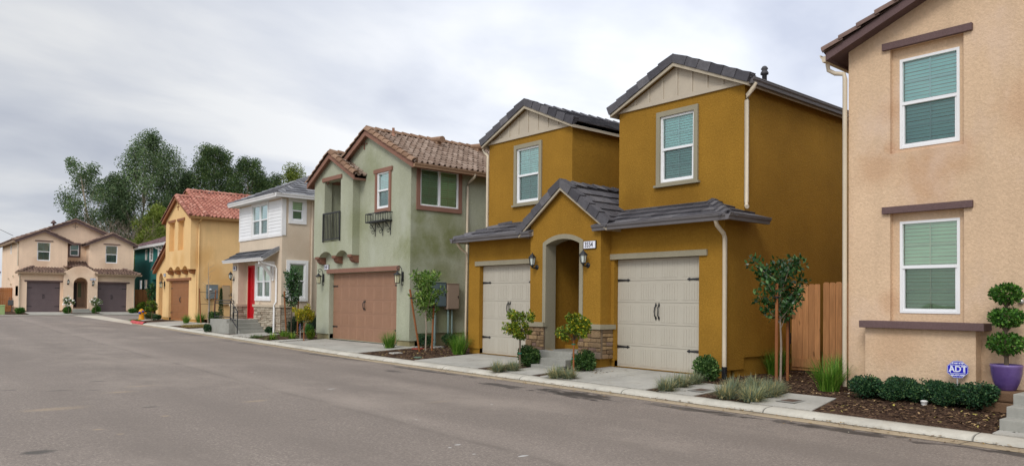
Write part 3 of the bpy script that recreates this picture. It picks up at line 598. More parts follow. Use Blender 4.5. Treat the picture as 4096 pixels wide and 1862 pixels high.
# ================================================================ houses
FACE = R(-90)                                                       # local x runs to the viewer's right along the street front
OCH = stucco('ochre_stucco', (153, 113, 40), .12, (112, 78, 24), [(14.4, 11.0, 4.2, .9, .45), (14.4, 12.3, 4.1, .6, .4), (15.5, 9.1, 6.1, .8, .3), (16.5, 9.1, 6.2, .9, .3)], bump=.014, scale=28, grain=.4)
def twin(P, S):
    WM, TR = S['wall'], S['trim']; W, T = 8.91, 3.61; sp = S['kind']; span = sp == 'barrel'
    m = MB(); g0, g1 = (.53, 2.98), (5.82, 8.27)
    wins = [(1.32, 2.30, 4.61, 6.2), (6.62, 7.60, 4.61, 6.2)]
    wall(m, FRONT(0), 0, 3.25, .33, 3.55, [(g0[0], g0[1], .2, 2.78, .145)], False); wall(m, FRONT(0), 5.66, W, .33, 3.55, [(g1[0], g1[1], .2, 2.78, .145)], False)
    zw, za = S['zw'], S['za']; ty = .74
    for x0, wv in ((0, wins[0]), (W-T, wins[1])): wall(m, FRONT(ty), x0, x0+T, 3.3, [(x0, zw), (x0+T/2, za), (x0+T, zw)], [(*wv, WH)])
    for F in (RIGHT(W), LEFT(0)): wall(m, F, 0, ty, .33, 3.6); wall(m, F, ty, 11.5, .58, zw, S['side_holes'] if F[0][1] < 0 else ())
    yr = S['yr']; wall(m, RIGHT(T), ty, yr, 3.3, zw); wall(m, LEFT(W-T), ty, yr, 3.3, zw)
    wall(m, FRONT(yr), T, W-T, 3.3, zw+.05 if not span else 6.3, S['mid_holes'])
    m.poly([(0, 11.5, -.1), (W, 11.5, -.1), (W, 11.5, zw), (0, 11.5, zw)])
    # porch
    px0, px1, py = S['porch']; pc = (px0+px1)/2
    wall(m, FRONT(py), px0, px1, .36, S['ptop'], [S['arch']], False); wall(m, RIGHT(px1), py, .02, .36, S['pz']); wall(m, LEFT(px0), py, .02, .36, S['pz'])
    a0, a1 = S['arch'][0]-.12, S['arch'][1]+.12; nb, yb_, ya_ = .5, S['nd'], py+S['arch'][4]
    m.poly([(a0, ya_, nb), (a0, yb_, nb), (a0, yb_, 3.45), (a0, ya_, 3.45)]); m.poly([(a1, ya_, nb), (a1, yb_, nb), (a1, yb_, 3.45), (a1, ya_, 3.45)]); m.poly([(a0, yb_, nb), (a1, yb_, nb), (a1, yb_, 3.45), (a0, yb_, 3.45)]); m.poly([(a0, ya_, .48), (a1, ya_, .48), (a1, yb_, .48), (a0, yb_, .48)]); m.poly([(a0, ya_, 3.45), (a1, ya_, 3.45), (a1, yb_, 3.45), (a0, yb_, 3.45)])
    m.build('wall', WM, P)
    f = MB(); fi = .035
    for a, b in ((fi, g0[0]), (g0[1], 3.2), (5.7, g1[0]), (g1[1], W-fi)): f.box(a, b, fi, .3, -.1, .34)
    f.box(px0+fi, S['arch'][0], py+fi, .3, -.1, .40); f.box(S['arch'][1], px1-fi, py+fi, .3, -.1, .40); f.box(fi, W-fi, .46, 11.4, -.1, .6); f.build('foundation', S['found'], P)
    for g in (g0, g1): garage(P, FRONT(.14), g[0]+.003, g[1]-.003, .2, 2.77, S['door'])
    lt = MB(); lt.box(.35, 3.25, -.045, .01, 2.77, 2.9); lt.build('lintel', TR, P); lt = MB(); lt.box(5.66, 8.49, -.045, .01, 2.77, 2.9); lt.build('lintel', TR, P)
    for wv in wins: window(P, FRONT(ty), *wv, trim=S['wtrim'], sill=1, step=S['step'], inset=S['inset'], gl=S.get('gl', GT))
    # roofs
    ov, fo = S['ov'], S['fo']; pitch = (za-zw)/(T/2); zE = zw-ov*pitch+.06
    for x0 in (0, W-T):
        rf = gable_roof(P, x0-ov, x0+T+ov, ty-fo, 11.6, zE, zE+pitch*(T/2+ov), sp, S['tile'], S['fascia'])
    fl = MB(); fl.box(T-.1, W-T+.1, yr-.15, 11.5, zw-.12, zw+.02); fl.build('roof_deck', S['fascia'], P)
    for s_ in ('L', 'R'):
        e0, e1, z0, z1, y0, y1 = -.12, 3.3, 3.56, 4.05, -.45, ty
        sl = Vector((0, y1-y0, z1-z0)); xe = e0 if s_ == 'L' else W+.38
        m = MB()
        if s_ == 'L': tiles(m, (e0, y0, z0), (1, 0, 0), sl, e1-e0, sl.length, sp)
        else: tiles(m, (5.55, y0, z0), (1, 0, 0), sl, xe-5.55, sl.length, sp)
        k = 1 if s_ == 'L' else -1
        skirt = m.build('skirt_roof', S['tile'], P, [((xe, y0, 0), (-k, 1, 0))])
        m = MB(); tiles(m, (xe, y0, z0), (0, 1, 0), Vector((k*(y1-y0), 0, z1-z0)), 1.45, sl.length, sp); m.build('hip_slope', S['tile'], skirt, [((xe, y0, 0), (k, -1, 0)), ((0, 1.0, 0), (0, 1, 0))])
        m = MB(); x_a, x_b = (e0, e1) if s_ == 'L' else (5.55, xe); m.ext([(x_a, y0+.02, z0), (x_a, y1, z1), (x_a, y1, z1-.1), (x_a, y0+.02, z0-.1)], (x_b-x_a, 0, 0)); m.build('soffit', S['fascia'], skirt, [((xe, y0, 0), (-k, 1, 0))])
        m = MB(); m.ext([(xe-k*-.02, y0, z0), (xe+k*(y1-y0), y0, z1), (xe+k*(y1-y0), y0, z1-.1), (xe-k*-.02, y0, z0-.1)], (0, 1.44, 0)); m.build('soffit', S['fascia'], skirt, [((xe, y0, 0), (k, -1, 0))])
        m = MB(); caps(m, (xe, y0, z0+.03), (xe+k*(y1-y0), y1, z1+.03), (0, 0, 1), CAPB if span else CAPF, .36); m.build('hip_cap', S['tile'], skirt)
        gutter(P, (x_a+(0 if s_ == 'L' else .0), y0+.02, z0+.01), (x_b, y0+.02, z0+.01), (0, -1, 0), S['gut']); gutter(P, (xe, y0-.1, z0+.01), (xe, 1.0, z0+.01), (-k, 0, 0), S['gut'])
    if not span: gutter(P, (W+ov, ty-fo+.05, zE), (W+ov, 11.6, zE), (1, 0, 0), S['gut'])
    gutter(P, (-ov, ty-fo+.05, zE), (-ov, 11.6, zE), (-1, 0, 0), S['gut'])
    return zE
GREYT = stucco('grey_trim', (152, 144, 122), .08, bump=.002); SLATE = tile('slate_roof_tile', [(70, 68, 72), (92, 90, 93), (112, 109, 110)], .75)
BEIGE = paint('beige_board', (184, 172, 152), .7, .05); GREYG = paint('grey_gutter', (108, 104, 104), .45, .06); BDOOR = paint('beige_garage_door', (180, 173, 157), .55, .015)
HO = thing('ochre_house', 'mustard ochre stucco house with two gabled towers, beige garage doors and grey slate tiled roofs', 'house', (13.65, 18.05, 0), FACE)
so = dict(nd=2.6, wall=OCH, trim=GREYT, kind='flat', zw=6.62, za=7.43, side_holes=(), yr=3.0, mid_holes=(), porch=(3.19, 5.72, -.37), pz=3.8, ptop=[(3.19, 3.78), (4.455, 4.68), (5.72, 3.78)],
          arch=(3.80, 5.03, .5, 3.2, .33, .14), found=stucco('ochre_foundation', (150, 112, 40), .15), door=BDOOR, wtrim=(GREYT, .11, .045), step=.06, inset=.015, ov=.17, fo=.16, tile=SLATE, fascia=paint('beige_fascia', (176, 164, 142), .6, .05), gut=GREYG)
zE = twin(HO, so)
def infill(P, x0, T, y, zb, zE, pitch):                             # board-and-batten gable panel
    m = MB(FRONT(y)); xa = x0+T/2; top = lambda u: zE+.17*pitch-.06+pitch*(T/2-abs(u-xa))-.03
    h = zb+.1; u0 = x0+max(0, (h-top(x0))/pitch); u1 = x0+T-(u0-x0); m.ext([(u0, .0, h), (u1, .0, h), (xa, .0, top(xa))], (0, .015, 0))
    for k in range(-4, 5):
        u = xa+k*.42+.0
        if top(abs(u-xa)+xa+.03) > h+.05: m.box(u-.028, u+.028, .015, .036, h, top(abs(u-xa)+xa+.03))
    o = m.build('gable_panel', BEIGE, P); b = MB(FRONT(y)); ub = x0+max(0, (zb-top(x0))/pitch)-.02; b.ext([(ub, 0, zb), (x0+T-(ub-x0), 0, zb), (u1+.02, 0, h), (u0-.02, 0, h)], (0, .045, 0)); b.build('band_board', BEIGE, o)
for x0 in (0, 8.91-3.61): infill(HO, x0, 3.61, .74, 6.52, 6.62-.17*.4488, .4488)
gable_roof(HO, 2.86, 6.03, -.50, 2.98, 3.60, 4.74, 'flat', SLATE, so['fascia'])
def arch_trim(P, F, u0, u1, z0, z1, rise, tw, zb, depth, mat, proud=.022):
    m = MB(F); i_ = [(u0+.01, z0)]+arch_pts(u0+.01, u1-.01, z1-.005, rise-.005, 12)+[(u1-.01, z0)]; o_ = [(u0-tw, zb)]+arch_pts(u0-tw, u1+tw, z1+tw*.55, rise+.05, 12)+[(u1+tw, zb)]
    i2 = [(u0+.01, zb)]+i_[1:-1]+[(u1-.01, zb)]
    for k in range(len(i2)-1):
        a, b, c, d = i2[k], i2[k+1], o_[k+1], o_[k]; m.poly([(a[0], proud, a[1]), (b[0], proud, b[1]), (c[0], proud, c[1]), (d[0], proud, d[1])]); m.poly([(d[0], proud, d[1]), (c[0], proud, c[1]), (c[0], 0, c[1]), (d[0], 0, d[1])])
        a, b = i_[k], i_[k+1]; m.poly([(a[0], proud, a[1]), (b[0], proud, b[1]), (b[0], -depth, b[1]), (a[0], -depth, a[1])])
    return m.build('arch_trim', mat, P)
arch_trim(HO, FRONT(-.37), 3.80, 5.03, .42, 3.2, .14, .11, 1.2, .34, GREYT)
STONE = tile('field_stone', [(122, 98, 72), (150, 124, 92), (176, 146, 104), (138, 112, 98), (164, 150, 128)], .9, .02); MORTAR = stucco('mortar', (120, 104, 86), .1)
def veneer(P, faces, z0, z1, mat, cap, proud, hs, ws):
    m = MB()
    for F, a, b in faces: stones(m, F, a, b, z0, z1, proud, hs, ws)
    o = m.build('stone_veneer', mat, P); k = MB()
    for F, a, b in faces: k.M = F; k.box(a-.004, b+.004, -.004, proud-.03, z0+.01, z1)
    k.build('mortar', MORTAR, o); c = MB()
    for i, (F, a, b) in enumerate(faces): c.M = F; c.box(a-.05+i*.003, b+.05-i*.003, -.004, proud+.055-i*.004, z1+i*.002, z1+.115-i*.003)
    c.build('stone_cap', cap, o); return o
veneer(HO, [(FRONT(-.37), 3.11, 3.79)], .38, 1.09, STONE, GREYT, .075, (.09, .2), (.13, .34)); veneer(HO, [(FRONT(-.37), 5.04, 5.79), (RIGHT(5.72), -.37, .0)], .38, 1.09, STONE, GREYT, .075, (.09, .2), (.13, .34))
lantern(HO, FRONT(-.37), 3.45, 2.83); lantern(HO, FRONT(-.37), 5.30, 2.83); number_sign(HO, FRONT(-.37), 5.38, 3.13, '3554', .38, .17)
dn = MB(); dn.box(4.0, 4.9, 2.52, 2.59, .5, 2.6); dn.build('front_door', paint('dark_door', (52, 42, 32), .6), HO)
downspout(HO, [(9.16, .75, 6.50), (9.14, .72, 6.40), (8.99, .72, 6.26), (8.97, .72, 6.15), (8.97, .72, 3.95), (9.0, .68, 3.86), (9.06, .6, 3.82)], CREAMP, .048)
downspout(HO, [(9.0, -.46, 3.46), (8.99, -.4, 3.36), (8.955, -.1, 3.2), (8.95, -.05, 3.1), (8.95, -.05, .38)], CREAMP, .048)
m = MB(); m.lathe([(.062, z) if i % 2 else (.05, z) for i, z in enumerate(np.linspace(.02, .42, 17))], (8.95, -.05, 0), 12); m.build('drain_hose', paint('black_plastic', (26, 26, 28), .5), HO)
downspout(HO, [(-.3, .74, 6.44), (-.26, .74, 6.36), (-.06, .74, 6.2), (-.05, .72, 6.1), (-.05, .72, 4.0)], CREAMP, .045); downspout(HO, [(-.05, -.42, 3.46), (-.04, -.3, 3.3), (-.05, -.05, 3.15), (-.05, -.05, .25)], CREAMP, .04)
m = MB(); m.lathe([(.06, 0), (.06, .35), (.1, .36), (.1, .4), (.06, .46), (.09, .5), (.05, .56), (0, .58)], (7.9, 3.2, 7.1), 10); m.build('roof_vent', paint('dark_vent', (72, 70, 72), .6), HO)
m = MB(); m.tube([(9.02, 1.86, 1.45), (9.3, 1.86, 1.45)], .03, 8); m.tube([(9.22, 1.72, 1.45), (9.22, 2.15, 1.45)], .028, 8); m.tube([(9.22, 2.05, 1.42), (9.22, 2.05, .2)], [.03]*2, 8); m.tube([(9.22, 2.05, 1.1), (9.22, 2.05, .85)], .05, 8); tag(m.build('gas_riser_pipe', BLACK), 'black iron gas riser pipe against the side wall of the ochre house', 'pipe').matrix_world = Matrix.Translation((13.65, 18.05, 0)) @ Matrix.Rotation(FACE, 4, 'Z')
def steps(name, label, boxes, mat=STEPC):
    m = MB()
    for b in boxes: m.bbox(*b, .012)
    return tag(m.build(name, mat), label, 'steps')
steps('entry_steps', 'three grey concrete steps up to the arched ochre porch', [(12.98, 14.6, 12.99, 14.26, -.05, .50), (12.68, 13.05, 12.9, 13.8, -.05, .345), (12.38, 12.75, 12.9, 13.8, -.05, .20)])

# ---- left house at the end of the street, facing us
PEACH = stucco('peach_stucco', (240, 210, 180), .07, (170, 130, 98), [(11.0, 75.74, 4.6, .8, .3), (16.3, 75.74, 4.6, .8, .3), (13.8, 77.3, 5.0, .8, .5), (13.8, 74.63, 4.2, 1.0, .3)], bump=.004); BROWNT = paint('brown_trim', (104, 84, 80), .7, .06)
TAUPE = paint('taupe_garage_door', (104, 90, 90), .6, .05); BRTILE = tile('brown_clay_tile', [(96, 76, 68), (128, 104, 92), (150, 126, 108), (112, 88, 76)], .85)
HL = thing('peach_house', 'peach stucco house at the street end with two taupe garage doors', 'house', (9.4, 75.0, .17))
sl_ = dict(so); sl_.update(nd=1.5, gl=GF, wall=PEACH, trim=BROWNT, kind='barrel', zw=6.33, za=7.2, side_holes=[(5.2, 5.75, 5.3, 6.2, WH)], yr=2.3, mid_holes=[(4.05, 4.76, 5.22, 6.25, WH)], porch=(3.17, 5.8, -.37), pz=3.72,
    ptop=[(3.17, 3.72), (3.42, 3.76), (3.62, 3.90), (3.85, 4.06), (4.1, 4.17), (4.48, 4.23), (4.86, 4.17), (5.1, 4.06), (5.33, 3.90), (5.53, 3.76), (5.8, 3.72)], arch=(3.93, 5.05, .5, 2.68, .25, .55), found=stucco('peach_foundation', (170, 142, 116), .1),
    door=TAUPE, wtrim=None, step=.11, inset=.05, ov=.32, fo=.3, tile=BRTILE, fascia=BROWNT, gut=paint('tan_gutter', (178, 152, 124), .5))
zl = twin(HL, sl_)
for xx in (1.82, 7.12): m = MB(); m.box(xx-.68, xx+.68, .69, .745, 6.28, 6.37); m.build('lintel', BROWNT, HL)
window(HL, FRONT(2.3), 4.05, 4.76, 5.22, 6.25, gl=GF, trim=(BROWNT, .13, .03), step=.11)
window(HL, LEFT(0), 5.2, 5.75, 5.3, 6.2, step=.11)
gable_roof(HL, -.35, 9.2, 1.95, 12.2, 6.35, 8.42, 'barrel', BRTILE, BROWNT)
m = MB(); wall(m, FRONT(2.3), .0, 8.85, 6.3, [(0, 6.33), (4.43, 8.3), (8.85, 6.33)]); m.build('gable_wall', PEACH, HL)
cross_vent(HL, FRONT(2.28), 4.43, 7.86, .2, BROWNT)
m = MB(); tiles(m, (3.3, .5, 4.1), (1, 0, 0), (0, 1.8, .6), 2.2, 1.9, 'barrel'); m.build('entry_roof', BRTILE, HL)
m = MB(); m.ext([(u, -.36, z) for u, z in sl_['ptop']]+[(5.8, -.36, 3.6), (3.17, -.36, 3.6)], (0, .3, 0)); m.build('parapet', PEACH, HL)
lantern(HL, FRONT(-.37), 3.5, 2.85, 1.1); lantern(HL, FRONT(-.37), 5.42, 2.78, 1.1); number_sign(HL, FRONT(-.37), 5.42, 3.1, '1129', .4, .16)
for xx in (.42, 1.42): pass
m = MB(); m.box(4.0, 4.5, 1.35, 1.42, .5, 2.8); m.build('front_door', paint('dark_brown_door', (44, 36, 38), .5), HL)
m = MB(); m.box(4.5, 5.1, 1.36, 1.43, .5, 2.9); dd = m.build('door_sidelight', paint('tan_door_panel', (150, 126, 104), .6), HL); m = MB(); m.box(4.58, 4.84, 1.33, 1.365, 1.5, 2.75); m.build('sidelight_pane', paint('green_pane', (96, 108, 84), .2), dd)
downspout(HL, [(-.33, .95, 6.12), (-.1, .8, 6.0), (-.06, .8, 5.9), (-.06, .8, 4.1)], CREAMP, .055); downspout(HL, [(-.05, -.4, 3.45), (-.02, -.2, 3.3), (.0, -.06, 3.1), (.0, -.06, .15)], CREAMP, .055); downspout(HL, [(8.95, -.4, 3.45), (8.88, -.2, 3.3), (8.87, -.06, 3.1), (8.87, -.06, .15)], CREAMP, .055); downspout(HL, [(9.2, .6, 6.1), (8.95, .68, 6.0), (8.94, .7, 5.9), (8.94, .7, 4.1)], CREAMP, .05)
m = MB(); m.lathe([(.09, 0), (.09, .45), (.22, .46), (.26, .5), (.1, .72), (0, .78)], (3.1, 4.6, 7.75), 8); m.build('roof_vent', BROWNT, HL)
for yy, zz in ((3.3, 3.2), (6.2, 3.0), (4.7, 2.5)): m = MB(); m.box(-.12, 0, yy, yy+.25, zz, zz+.16); m.build('wall_vent', CREAMP, HL)
steps('entry_steps', 'pale concrete steps to the arched porch of the peach house', [(13.28, 14.5, 74.1, 75.2, .2, .66), (13.2, 14.6, 73.75, 74.12, .2, .52), (13.15, 14.65, 73.4, 73.77, .2, .38)])

# ---- green house
GRN = stucco('sage_stucco', (168, 170, 146), .08, (112, 118, 66), [(14.3, 21.37, 3.6, 1.1, .75), (15.6, 21.37, 3.9, 1.0, .8), (14.9, 21.37, 2.6, .9, .55), (15.3, 21.37, 4.4, 1.0, .55), (13.5, 24.6, 4.6, .9, .35), (13.7, 24.0, 6.6, .8, .35), (14.0, 21.37, 4.6, .5, .6), (13.4, 26.4, 3.7, .8, .3), (15.2, 21.37, 1.2, .8, .45)], bump=.009, scale=28, light=(176, 178, 160), grain=.4)
COPP = stucco('terracotta_trim', (140, 104, 88), .09, bump=.001, grain=.2); CLAY = tile('tan_clay_tile', [(118, 98, 84), (144, 124, 108), (166, 146, 130), (130, 108, 92), (154, 134, 118)], .85); BRD = paint('terracotta_garage_door', (150, 114, 90), .6, .04)
RAKEC = tile('brown_rake_tile', [(128, 98, 76), (148, 118, 94), (160, 130, 106)], .85)
HG = thing('green_house', 'sage green stucco house with terracotta garage door, iron balcony rail and clay tiled roof', 'house', (13.70, 28.3, 0), FACE)
m = MB(); Wg = 6.92; pit = .5; ax, hw = 4.15, 2.77
gt = lambda u: 6.42+pit*(hw-abs(u-ax))
wall(m, FRONT(0), 0, Wg, .37, [(0, gt(0)), (ax, gt(ax)), (Wg, gt(Wg))], [(1.1, 6.1, .2, 2.75, .2), (4.72, 5.53, 4.97, 6.25, WH), (1.1, 2.6, 3.8, 6.36, .5)])
wall(m, RIGHT(Wg), 0, .3, .37, 6.42); wall(m, RIGHT(Wg), .3, 12, .62, 6.42, [(.35, 1.96, 4.95, 6.23, WH)]); wall(m, LEFT(0), 0, 12, .3, gt(0)); m.poly([(0, 12, 0), (Wg, 12, 0), (Wg, 12, 6.4), (0, 12, 6.4)])
# balcony bay
b0, b1, by = .3, 3.45, -.3; pb = .53; bc = (b0+b1)/2; bt = [(b0, 6.42), (bc, 6.42+pb*(bc-b0)), (b1, 6.42)]
ws_ = [.62, 2.03, 3.28]
wall(m, FRONT(by), b0, b1, 3.62, bt, [(1.18, 2.51, 3.95, 6.31, .31)], False); wall(m, RIGHT(b1), by, .01, 3.38, 6.42); wall(m, LEFT(b0), by, .01, 3.38, 6.42)
arc = [(b0, 3.38)]+[(ws_[0]+(ws_[1]-ws_[0])*(.12+.76*k/12), 3.38+.2*math.sin(math.pi*k/12)**.7) for k in range(13)]+[(ws_[1]+(ws_[2]-ws_[1])*(.12+.76*k/12), 3.38+.2*math.sin(math.pi*k/12)**.7) for k in range(13)]+[(b1, 3.38)]
m.M = FRONT(by)
for p, q in zip(arc, arc[1:]): m.poly([(p[0], 0, p[1]), (q[0], 0, q[1]), (q[0], 0, 3.62), (p[0], 0, 3.62)]); m.poly([(p[0], 0, p[1]), (q[0], 0, q[1]), (q[0], -.3, q[1]), (p[0], -.3, p[1])])
m.build('wall', GRN, HG)
f = MB(); f.box(.04, 1.1, .04, .5, -.1, .38); f.box(6.1, Wg-.04, .04, .5, -.1, .38); f.box(.04, Wg-.04, .25, 11.9, -.1, .63); f.build('foundation', stucco('sage_foundation', (150, 140, 104), .15), HG)
garage(HG, FRONT(.19), 1.103, 6.097, .2, 2.74, BRD)
m = MB(); m.box(.93, 6.28, -.05, .01, 2.75, 2.91); m.build('lintel', COPP, HG); m = MB(FRONT(by)); m.box(1.03, 2.62, -.002, .05, 6.31, 6.46); m.build('lintel', COPP, HG)
for u in ws_: m = MB(); q = [(by-.02, 3.40), (by-.02, 3.31), (by+.06, 3.28), (by+.08, 3.2), (by+.16, 3.13), (.0, 3.10), (.0, 3.40)]; m.ext([(u-.15, y, z) for y, z in q], (.3, 0, 0)); m.build('corbel', paint('terracotta_corbel', (124, 86, 68), .7, .1), HG)
m = MB(); x0, x1 = 1.14, 2.55; y0 = by-.04; m.box(x0, x1, y0-.02, y0+.02, 5.02, 5.07); m.box(x0, x1, y0-.015, y0+.015, 4.02, 4.06)
for k in range(12): u = x0+.02+(x1-x0-.04)*k/11; s_ = .02 if k in (0, 11) else .009; m.box(u-s_, u+s_, y0-s_, y0+s_, 3.95 if k in (0, 11) else 4.06, 5.02)
m.build('balcony_rail', BLACK, HG)
m = MB(); m.box(1.62, 2.56, .40, .47, 3.95, 6.1); d = m.build('balcony_door', COPP, HG); m = MB(); m.box(1.78, 2.4, .37, .405, 4.2, 5.9); m.build('door_pane', paint('door_glass', (96, 104, 100), .15), d)
window(HG, FRONT(0), 4.72, 5.53, 4.97, 6.25, trim=(COPP, .13, .045), head=.09, step=.06, grid=(2, 2))
window(HG, RIGHT(Wg), .35, 1.96, 4.95, 6.23, 'slider', GG, trim=(COPP, .14, .045), head=.07, step=.07, grid=(2, 4))
gable_roof(HG, ax-hw-.5, ax+hw+.42, -.2, 12, 6.42-.5*pit+.07, 6.42+pit*hw+.07, 'barrel', CLAY, COPP, xa=ax, zEr=6.42-.42*pit+.07, rk=RAKEC)
m = MB(); m.box(0, Wg, .0, 12, 6.40, 6.42)
gable_roof(HG, b0-.3, b1+.42, by-.18, .6, 6.42-.3*pb+.06, 6.42+pb*(bc-b0)+.06, 'barrel', CLAY, COPP, xa=bc, zEr=6.42-.42*pb+.06, rk=RAKEC)
gutter(HG, (ax+hw+.42, -.2, 6.26), (ax+hw+.42, 12, 6.26), (1, 0, 0), paint('tan_brown_gutter', (160, 128, 100), .5))
downspout(HG, [(7.4, 2.33, 6.18), (7.38, 2.33, 6.08), (7.02, 2.33, 5.9), (6.97, 2.33, 5.78), (6.97, 2.33, .4)], CREAMP, .05)
cross_vent(HG, FRONT(0), 3.75, 7.45, .2, COPP)
m = MB(FRONT(0)); 
a, b = 4.36, 5.76; w0 = .27
for zz in (4.50, 4.79): m.box(a, b, w0-.015, w0+.015, zz-.015, zz+.015); m.box(a, a+.03, .0, w0, zz-.015, zz+.015); m.box(b-.03, b, .0, w0, zz-.015, zz+.015)
m.box(a, b, 0, w0, 4.47, 4.495)
for k in range(13): u = a+.01+(b-a-.02)*k/12; m.box(u-.009, u+.009, w0-.009, w0+.009, 4.5, 4.79)
for k in range(1, 4):
    for u in (a, b-.02): m.box(u, u+.018, w0*k/4-.009, w0*k/4+.009, 4.5, 4.79)
bx = m.build('planter_box', BLACK, HG)
for u in (4.62, 5.14, 5.66):
    m = MB(FRONT(0)); m.tube([(u, .012, 4.62), (u, .012, 4.0)], .013, 6); m.tube([(u, .02, 4.18), (u, .1, 4.3), (u, .26, 4.46)], .011, 6); m.tube(spiral((u, .2, 4.34), .085, .02, 1.4, 8.2, 20), .01, 5); m.tube(spiral((u, .1, 4.13), .075, .02, 2.6, -4.5, 20), .01, 5); m.build('scroll_bracket', BLACK, bx)
scroll_lamp(HG, FRONT(0), .62, 2.55, 1.15); scroll_lamp(HG, FRONT(0), 6.5, 2.5, 1.15); number_sign(HG, FRONT(0), .88, 3.0, '3560', .36, .18)
for y, x in ((2.6, 4.55), (4.6, 4.5)): m = MB(); zz = 7.87-pit*(x-4.15)+.1; m.tube([(x-.35, y, zz+.12), (x+.45, y, zz+.05)], .13, 12); m.box(x-.05, x+.25, y-.1, y+.1, zz-.3, zz+.1); m.build('roof_vent', RAKEC, HG)
for y, x, h in ((.75, 4.5, .35), (4.4, 6.1, .4), (7.3, 6.6, .4)): m = MB(); zz = 7.87-pit*(x-4.15); m.tube([(x, y, zz-.1), (x, y, zz+h)], .05, 8); m.lathe([(.13, .02), (.06, .14)], (x, y, zz), 10); m.build('vent_pipe', paint('clay_pipe', (150, 110, 88), .7), HG)
m = MB(); caps(m, (4.15, 7.2, 7.98), (4.15, 9.4, 8.06), (0, 0, 1), CAPB, .34); m.build('ridge_cap', CLAY, HG)

# ---- cream house
CRM = stucco('cream_stucco', (212, 194, 170), .07, (170, 146, 118), [(14.6, 32.46, 4.3, .9, .3), (15.0, 32.46, 3.9, .8, .3)], bump=.004)
HC = thing('cream_house', 'cream stucco house with white lap siding upstairs, a red front door and grey hipped roof', 'house', (14.0, 37.6, 0), FACE)
Wc = 5.13; m = MB()
wall(m, FRONT(0), 0, Wc, .2, 6.3, [(1.66, 3.52, 4.72, 6.18, WH), (1.21, 2.07, .75, 3.3, .12), (2.28, 3.92, 1.76, 3.3, WH)])
wall(m, RIGHT(Wc), 0, 10, .2, 6.3, [(.42, 1.0, 5.3, 6.2, WH), (.36, 1.12, 1.78, 3.34, WH)]); wall(m, LEFT(0), 0, 10, .2, 6.3); m.poly([(0, 10, 0), (Wc, 10, 0), (Wc, 10, 6.3), (0, 10, 6.3)])
m.box(.27, 1.05, -.43, .05, .2, 3.56); m.build('wall', CRM, HC)
WSID = paint('white_siding', (228, 228, 226), .6, .03); WTR = paint('white_trim', (226, 224, 220), .55, .03)
m = MB(FRONT(0)); z = 4.68; n = 10; h = (6.22-z)/n
for k in range(n):
    for a, b in ((.06, 1.6), (3.58, Wc-.1)): m.ext([(a, -.002, z+k*h), (a, .03, z+k*h), (a, .012, z+(k+1)*h+.005), (a, -.002, z+(k+1)*h)], (b-a, 0, 0))
m.box(1.6, 3.58, -.002, .012, 4.56, 4.7); m.build('lap_siding', WSID, HC)
m = MB(FRONT(0)); m.box(-.01, Wc+.03, -.004, .045, 4.56, 4.68); m.box(-.02, .06, -.004, .04, 4.68, 6.25); m.box(Wc-.1, Wc+.034, -.004, .04, 4.68, 6.25); m.M = RIGHT(Wc); m.box(-.036, .16, -.003, .036, 4.6, 6.25); m.build('corner_trim', WTR, HC)
window(HC, FRONT(0), 1.66, 3.52, 4.72, 6.18, 'double', GT, trim=(WTR, .1, .05), grid=False, step=.08)
window(HC, FRONT(0), 2.28, 3.92, 1.76, 3.3, 'double', glass('yellow_green_glass', (.85, .92, .45)), trim=(WTR, .12, .05), grid=False, step=.08)
window(HC, RIGHT(Wc), .42, 1.0, 5.3, 6.2, 'hung', GG, trim=(WTR, .14, .05), grid=False, step=.08); window(HC, RIGHT(Wc), .36, 1.12, 1.78, 3.34, 'hung', GG, trim=(WTR, .14, .05), grid=False, step=.08)
REDD = paint('red_door', (184, 20, 30), .35, .04); m = MB(FRONT(0)); m.box(1.29, 1.99, -.11, -.07, .77, 3.22)
for zz, h in ((.95, .5), (1.6, .6), (2.35, .65)):
    for a in (1.37, 1.68): m.box(a, a+.24, -.07, -.055, zz, zz+h)
d = m.build('front_door', REDD, HC); m = MB(FRONT(0)); m.box(1.19, 1.29, -.1, .02, .75, 3.32); m.box(1.99, 2.09, -.1, .02, .75, 3.32); m.box(1.29, 1.99, -.1, .018, 3.22, 3.32); m.build('door_frame', REDD, d); m = MB(FRONT(0)); m.lathe([(0, .05), (.03, .04), (.02, 0)], (1.93, -.06, 1.75), 10, True, Vector((0, 1, 0))); m.build('door_knob', paint('brass', (170, 150, 90), .3, metal=.6), d)
LEDGE = tile('ledge_stone', [(150, 136, 116), (186, 172, 150), (206, 194, 172), (168, 150, 128)], .9, .015); LCAP = stucco('ledge_cap', (196, 180, 156), .06)
veneer(HC, [(FRONT(0), 2.12, Wc+.05), (RIGHT(Wc), 0, .48)], .22, 1.34, LEDGE, LCAP, .06, (.06, .12), (.16, .5)); veneer(HC, [(FRONT(-.43), .22, 1.10), (RIGHT(1.05), -.43, .0)], .22, 1.34, LEDGE, LCAP, .05, (.06, .12), (.16, .5))
